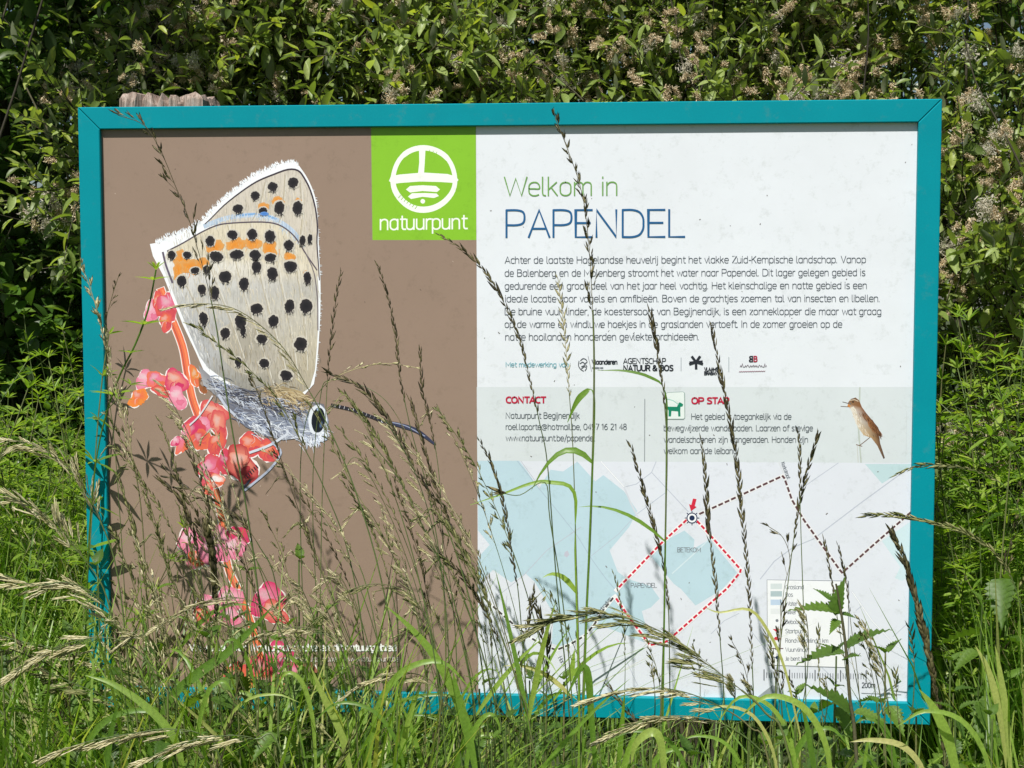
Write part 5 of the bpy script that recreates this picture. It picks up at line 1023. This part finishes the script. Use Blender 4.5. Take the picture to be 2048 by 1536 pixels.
# ---- cleavers: thin stems with whorls of narrow leaves
CL = leaf_T(.19, 3, .2, .25)
def cleaver_mesh(seed, hgt=.8):
    r_ = random.Random(seed); A = Acc(); S_ = Acc(); Ms = []
    for b in range(3):
        P = []; x = y = 0; dx, dy = r_.uniform(-.12, .12), r_.uniform(-.12, .12)
        for i in range(19):
            u = i/18; P.append((dx*u+.02*math.sin(u*7+b+seed), dy*u+.02*math.cos(u*6+b*2), hgt*u*(1-.06*b)))
        V, Fq = tube(P, .0009, 3); S_.add(V, Fq)
        for i in range(5, 19):
            p = np.array(P[i]); a0 = r_.random()*6; L = (.030 if i < 16 else .018)*r_.uniform(.8, 1.15)
            for k in range(7):
                an = a0+2*PI*k/7; Ms.append(mat4(p, (math.cos(an), math.sin(an), r_.uniform(-.3, .9)+(0.6 if i > 16 else 0)), L*r_.uniform(.6, 1.25), r_.uniform(-.6, .6)))
        for i in range(8, 18, 2):           # side shoots
            p = np.array(P[i]); an = r_.random()*6; q = p+np.array([math.cos(an)*.06, math.sin(an)*.06, .05]); V, Fq = tube([p, (p+q)/2, q], .0006, 3); S_.add(V, Fq)
            for c_ in (.6, 1):
                pp = p+(q-p)*c_
                for k in range(6): a2 = an+2*PI*k/6; Ms.append(mat4(pp, (math.cos(a2), math.sin(a2), .4), .019*r_.uniform(.8, 1.2), 0))
    V, Fq = join(CL[0], CL[1], Ms); A.add(V, Fq)
    return S_.mesh('stem', M_stem), A.mesh('foliage', M_cleaver)
CM = [cleaver_mesh(i) for i in range(5)]
def cleaver(x, y, h, label, group):
    s_, f_ = CM[rs.randrange(5)]; t = empty('cleavers', (x, y, 0), (rs.gauss(0, .13), rs.gauss(0, .13), rs.random()*6)); t.scale = (1, 1, h/.8) if False else (h/.8,)*3
    tag(t, label, 'cleavers', group); link('stem', s_, t); f = link('foliage', f_, t); f['kind'] = 'stuff'
for i in range(95):
    y = rs.uniform(-.15, 1.25); x = rs.uniform(-1.75, -.68 if y > .05 else -.80); cleaver(x, y, rs.uniform(.85, 1.16)*(1.0-.10*max(0, (x+.95))) , 'bright green cleavers '+spot(x, y), 'cleavers left of the board')
for i in range(70):
    x = rs.uniform(.72, 1.55); y = rs.uniform(.05, 1.0); cleaver(x, y, rs.uniform(.85, 1.22), 'green cleavers '+spot(x, y), 'cleavers right of the board')
for i in range(22):
    x = rs.uniform(-.6, .7); y = rs.uniform(-.5, -.05); cleaver(x, y, rs.uniform(.48, .60), 'low cleavers '+spot(x, y), 'cleavers before the board')
# one leaning cleavers shoot that throws its shadow on the board
cs = px_path([(312, 540), (296, 620), (270, 690), (240, 750), (212, 830), (190, 940), (175, 1150)], -.17, .03)
t = empty('cleavers', cs[-1]); tag(t, 'single leaning cleavers shoot with leaf whorls, crossing the left rail', 'cleavers')
V, Fq = tube(crom(cs, 4), .0013, 4); A = Acc(); A.add(V, Fq); link('stem', A.mesh('stem', M_blade, True, cs[-1]), t); Ms = []
for j, (p, L) in enumerate(((cs[0], .018), (at(306, 560, -.20), .026), (at(288, 650, -.19), .034), (at(262, 706, -.19), .020), (at(226, 790, -.18), .034))):
    for k in range(8): an = k*PI/4+j; Ms.append(mat4(p, (math.cos(an), math.sin(an), .3+(.8 if j == 0 else 0)), L))
V, Fq = join(CL[0], CL[1], Ms); A = Acc(); A.add(V, Fq); link('leaf_whorls', A.mesh('leaf_whorls', M_cleaver, True, cs[-1]), t)['kind'] = 'stuff'

# ---- grass cover: countless blades
def blade_cover(n, xr, yr, hr, seed, name, wr=(.003, .007), keep=None, bend=(.05, .5)):
    g = np.random.default_rng(seed); k = 6
    x = g.uniform(*xr, n); y = g.uniform(*yr, n); h = g.uniform(*hr, n); an = g.uniform(0, 2*PI, n); bd = g.uniform(*bend, n)*h; wd = g.uniform(*wr, n)
    if keep is not None: m_ = keep(x, y); x, y, h, an, bd, wd = [q[m_] for q in (x, y, h, an, bd, wd)]; n = len(x)
    V = np.zeros((n, k, 2, 3)); 
    for i in range(k):
        u = i/(k-1); cx = x+np.cos(an)*bd*u**2.2; cy = y+np.sin(an)*bd*u**2.2; cz = h*(u-.28*(bd/h)*u**3)-.005; w_ = wd*(1-u**2)*.5+.0001
        for s_, sg in ((0, -1), (1, 1)):
            V[:, i, s_, 0] = cx-np.sin(an)*w_*sg; V[:, i, s_, 1] = cy+np.cos(an)*w_*sg; V[:, i, s_, 2] = cz
    idx = np.arange(n)[:, None]*(2*k); Fs = np.concatenate([idx+np.array([2*i, 2*i+1, 2*i+3, 2*i+2]) for i in range(k-1)], 1).reshape(-1, 4)
    return tag(link(name, mesh(name, V.reshape(-1, 3), Fs, M_blade, True)), kind='stuff', label='dense long green grass blades round the board', cat='grass')
blade_cover(1000, (-.95, .95), (-.62, -.10), (.52, .76), 3, 'long_grass', (.007, .015), bend=(.2, .9))
blade_cover(900, (-.66, -.22), (-.26, -.05), (.48, .70), 17, 'long_grass', (.006, .013), bend=(.2, .8))['label'] = 'broad grass blades at the foot of the left rail'
blade_cover(1100, (-.80, -.1), (-.55, -.05), (.60, .92), 13, 'long_grass', (.005, .012), bend=(.15, .8))['label'] = 'taller grass blades before the lower left of the board'
blade_cover(6000, (-2.2, -.66), (-.5, 1.5), (.45, .98), 4, 'long_grass', (.004, .012))['label'] = 'bright long grass on the bank left of the board'
blade_cover(5000, (.66, 1.9), (-.4, 1.2), (.35, .90), 5, 'long_grass', (.004, .013))['label'] = 'long grass on the bank right of the board'
blade_cover(1600, (-.64, .64), (.2, 1.4), (.10, .28), 6, 'long_grass')['label'] = 'shaded grass beneath and behind the board'
blade_cover(20000, (-4, 4), (-3.5, 6), (.12, .32), 8, 'long_grass', (.003, .008), keep=lambda x, y: (abs(x) > 1.6) | (y < -.75) | (y > 1.4))['label'] = 'short meadow grass farther round'

# ---- willow and shrub hedge
def crown_leaves(g, centers, ntw, ltw, lsz, up_=.35, front=.35, tw_sp=.02):
    """twigs fanning out of clump centres -> twig paths and leaf matrices"""
    Ms = []; TW = []; Tp = []
    for c in centers:
        for _ in range(ntw):
            d = g.normal(0, 1, 3); d /= np.linalg.norm(d); d += (0, -front, up_); d /= np.linalg.norm(d)
            L = ltw*g.uniform(.6, 1.25); p0 = c+g.normal(0, .03, 3); bend = g.normal(0, .12, 3)+(0, 0, .1)
            P = [p0+d*L*u+bend*L*u*u for u in np.linspace(0, 1, 5)]; TW.append(P); Tp.append(P[-1])
            nl = int(L/tw_sp); a0 = g.uniform(0, 6)
            for i in range(nl):
                u = .15+.85*(i+.5)/nl; p = p0+d*L*u+bend*L*u*u; an = a0+i*2.4; x, y, z = basis(d); o = x*math.cos(an)+z*math.sin(an)
                ld = d*.55+o*.75+np.array([0, -.10, .10]); s = lsz*(.6+.5*math.sin(PI*min(u, .93)))*g.uniform(.6, 1.4)
                Ms.append((mat4(p, ld, s, g.normal(0, .4)), p))
            Ms.append((mat4(P[-1], d, lsz*.7, g.normal(0, .4)), P[-1]))
    return Ms, TW, Tp
def in_view(p, pad=60):
    v = np.asarray(p)-cam_pos; z = v@fwd; x = 1024+F*(v@RX)/z; y = 768-F*(v@UP)/z
    return -pad < x < 2048+pad and -pad < y < 1536+pad and not (190 < x < 1850 and 225 < y < 1400)
def catkin_mesh(seed, wool):
    r_ = random.Random(seed); A = Acc(); Ms = []; n = 34
    if not wool:
        for i in range(n):
            t = i/n; an = i*2.4; Ms.append(mat4((0, t, 0), (math.cos(an), .7, math.sin(an)), r_.uniform(.2, .32), 0, sx=.30))
        V, Fq = join(SPN[0], SPN[1], Ms); A.add(V, Fq)
    V = []; Fq = []
    for i in range(70 if not wool else 170):
        t = r_.random(); an = r_.random()*2*PI; R = r_.uniform(.12, .34) if not wool else abs(r_.gauss(0, .42))
        p = np.array([R*math.cos(an)*.7, t, R*math.sin(an)*.7]); d = np.array([r_.gauss(0, 1) for _ in '123']); d /= np.linalg.norm(d); s_ = np.cross(d, (r_.random(), 1, .3)); s_ /= np.linalg.norm(s_)+1e-6
        L = r_.uniform(.12, .3); wd = .016; k = len(V)
        V += [p-s_*wd, p+s_*wd, p+d*L+np.array([r_.gauss(0, .03) for _ in '123'])+s_*wd, p+d*L-s_*wd]; Fq.append((k, k+1, k+2, k+3))
    A.add(np.array(V), np.array(Fq)); return A.mesh('catkin' if not wool else 'wool_tuft', M_fluff if wool else M_catkin, False)
CK = [catkin_mesh(i, False) for i in range(4)]; WL = [catkin_mesh(i+9, True) for i in range(3)]
me_wl = [mesh('leaf', a, b, M_willow, True) for a, b in LW]; me_dl = mesh('leaf', LR[0], LR[1], M_shrub, True)
def bush(name, label, cat, cx, x0, x1, y0, y1, z0, z1, ncl, seed, kind, group=None, lsz=.043, hide=True, ntw=8, ncat=60, front=.35, nobj=300, slope=.55):
    g = np.random.default_rng(seed); base = np.array([cx, (y0+y1)/2, 0.]); t = empty(name, base); tag(t, label, cat, group)
    cs = np.stack([g.uniform(x0, x1, ncl), y0+(y1-y0)*g.beta(.75, 2.0, ncl), z0+(z1-z0)*g.random(ncl)], 1)
    cs[:, 1] += slope*np.maximum(0, cs[:, 2]-1.55)+.06*np.sin(cs[:, 0]*9+seed)+.05*np.sin(cs[:, 2]*11+cs[:, 0]*5)
    if hide:   # the part right behind the board is thinned, nothing of it shows
        k_ = (abs(cs[:, 0]) > .62) | (cs[:, 2] > 1.35) | (g.random(ncl) < .35); cs = cs[k_]
    Ms, TW, Tp = crown_leaves(g, cs, ntw, .24 if kind == 'willow' else .2, lsz, front=front)
    A = Acc()
    for P in TW: V, Fq = tube(P, np.linspace(.0016, .0007, 5), 3); A.add(V, Fq)
    for c in cs:                                    # limbs from the stool to the clumps
        if g.random() < .3:
            m_ = base*.45+c*.55+g.normal(0, .08, 3); m_[2] = c[2]*.5
            V, Fq = tube(crom([base+g.normal(0, .05, 3)*(1, 1, 0), m_, c], 4), np.linspace(.006, .0015, 9), 5); A.add(V, Fq)
    link('twigs', A.mesh('twigs', M_twig, True, base), t)['kind'] = 'stuff'
    for i in range(5):
        a = g.uniform(0, 6); top = base+np.array([(x1-x0)*.35*math.cos(a), .3*math.sin(a), z1*.8]); mid = (base+top)/2+g.normal(0, .08, 3)
        V, Fq = tube(crom([base, mid, top], 5), np.linspace(.03, .008, 11), 7); Q = Acc(); Q.add(V, Fq); link('trunk', Q.mesh('trunk', M_twig, True, base), t)
    vis = [i for i, (M, p) in enumerate(Ms) if in_view(p)]
    vis.sort(key=lambda i: Ms[i][1][1]); own = set(vis[:nobj])
    for i in own:
        M = np.array(Ms[i][0]); M[:3, 3] -= base; link('leaf', random.choice(me_wl) if kind == 'willow' else me_dl, t, M=Matrix(M.tolist()))
    rest = [Ms[i][0] for i in range(len(Ms)) if i not in own]; A = Acc(); Tm = LW if kind == 'willow' else [LR]
    for j, T in enumerate(Tm):
        sub = rest[j::len(Tm)]
        if sub: V, Fq = join(T[0], T[1], np.array(sub)); A.add(V, Fq)
    link('crown', A.mesh('crown', M_willow if kind == 'willow' else M_shrub, True, base), t)['kind'] = 'stuff'
    tips = [P[3]+np.array([0, -.02, 0]) for P in TW if in_view(P[3])]; tips.sort(key=lambda p: p[1]-slope*max(0, p[2]-1.55)); tips = tips[:int(len(tips)*.5)]
    tips = [tips[j] for j in g.permutation(len(tips))[:max(8, ncat//2)]]   # fluff comes in bunches
    if ncat and tips:
        for i in range(ncat):
            p = tips[g.integers(len(tips))]+g.normal(0, .022, 3)
            for q in range(g.integers(1, 4)):
                wool = g.random() < .12; s = g.uniform(.020, .036)*(1.2 if wool else 1)
                M = mat4(p+g.normal(0, .014, 3)-base, g.normal(0, 1, 3)+(0, -.2, -.3), s, g.uniform(0, 6)); link('wool_tuft' if wool else 'catkin', (WL[g.integers(3)] if wool else CK[g.integers(4)]), t, M=Matrix(M.tolist()))
    return t
bush('willow_bush', 'willow bush with fluffy seed catkins above the left half of the board', 'willow', -.45, -.98, -.1, .95, 1.9, 1.2, 2.3, 250, 1, 'willow', ncat=200)
bush('willow_bush', 'dense willow bush with brown catkins above the right half of the board', 'willow', .35, -.15, .75, .9, 1.9, 1.2, 2.3, 255, 2, 'willow', ncat=250)
bush('willow_bush', 'willow bush with catkins at the upper right edge beside the frame', 'willow', 1.15, .7, 1.7, .75, 1.8, .85, 2.3, 235, 3, 'willow', ncat=200)
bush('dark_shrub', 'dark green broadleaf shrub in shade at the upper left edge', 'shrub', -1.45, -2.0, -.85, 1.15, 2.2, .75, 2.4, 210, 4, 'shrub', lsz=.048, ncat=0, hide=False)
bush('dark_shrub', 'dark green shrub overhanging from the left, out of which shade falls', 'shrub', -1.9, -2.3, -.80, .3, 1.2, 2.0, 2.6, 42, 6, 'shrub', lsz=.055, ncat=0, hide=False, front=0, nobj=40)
# thicket behind
g = np.random.default_rng(9); n = 36000
Pp = np.stack([g.uniform(-3.2, 3.0, n), g.uniform(2.1, 4.2, n), 2.9*g.beta(1.5, 1.0, n)], 1)
dd = g.normal(0, 1, (n, 3))+(0, -.3, .2); Ms = [mat4(p, d, g.uniform(.05, .09), g.uniform(0, 6)) for p, d in zip(Pp, dd)]
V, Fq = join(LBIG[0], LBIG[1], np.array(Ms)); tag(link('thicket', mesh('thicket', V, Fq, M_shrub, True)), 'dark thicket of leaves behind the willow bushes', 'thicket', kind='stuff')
# dark bare shoots that stand out against the willow leaves
def shoot(pts, Y, r, label):
    P = crom([at(x, y, Y) for x, y in pts], 4); base = P[-1]; t = empty('bare_branch', base); tag(t, label, 'branch')
    V, Fq = tube(P, np.linspace(r*.4, r*.8, len(P)), 5); A = Acc(); A.add(V, Fq); link('branch', A.mesh('branch', M_twig, True, base), t)
shoot([(1335, -20), (1352, 40), (1360, 110), (1380, 160), (1400, 215), (1400, 400)], .82, .0035, 'dark bare willow branch above the middle right of the top rail')
shoot([(1735, -20), (1737, 40), (1735, 100), (1725, 215), (1720, 400)], .85, .0028, 'upright dark branch above the right end of the top rail')
shoot([(1925, 60), (1950, 160), (1985, 225), (2010, 270), (2040, 330), (2080, 420)], .6, .003, 'dark branch hanging past the upper right corner of the frame')
shoot([(980, 20), (1060, 100), (1110, 150), (1170, 205), (1260, 320)], .84, .0022, 'thin slanting branch above the middle of the top rail')
shoot([(1500, 30), (1450, 90), (1410, 160), (1380, 230)], .86, .0022, 'thin pale branch slanting down to the left above the top rail')
shoot([(30, 130), (80, 230), (130, 330), (150, 450)], .9, .004, 'dark branch in the shade at the upper left edge')
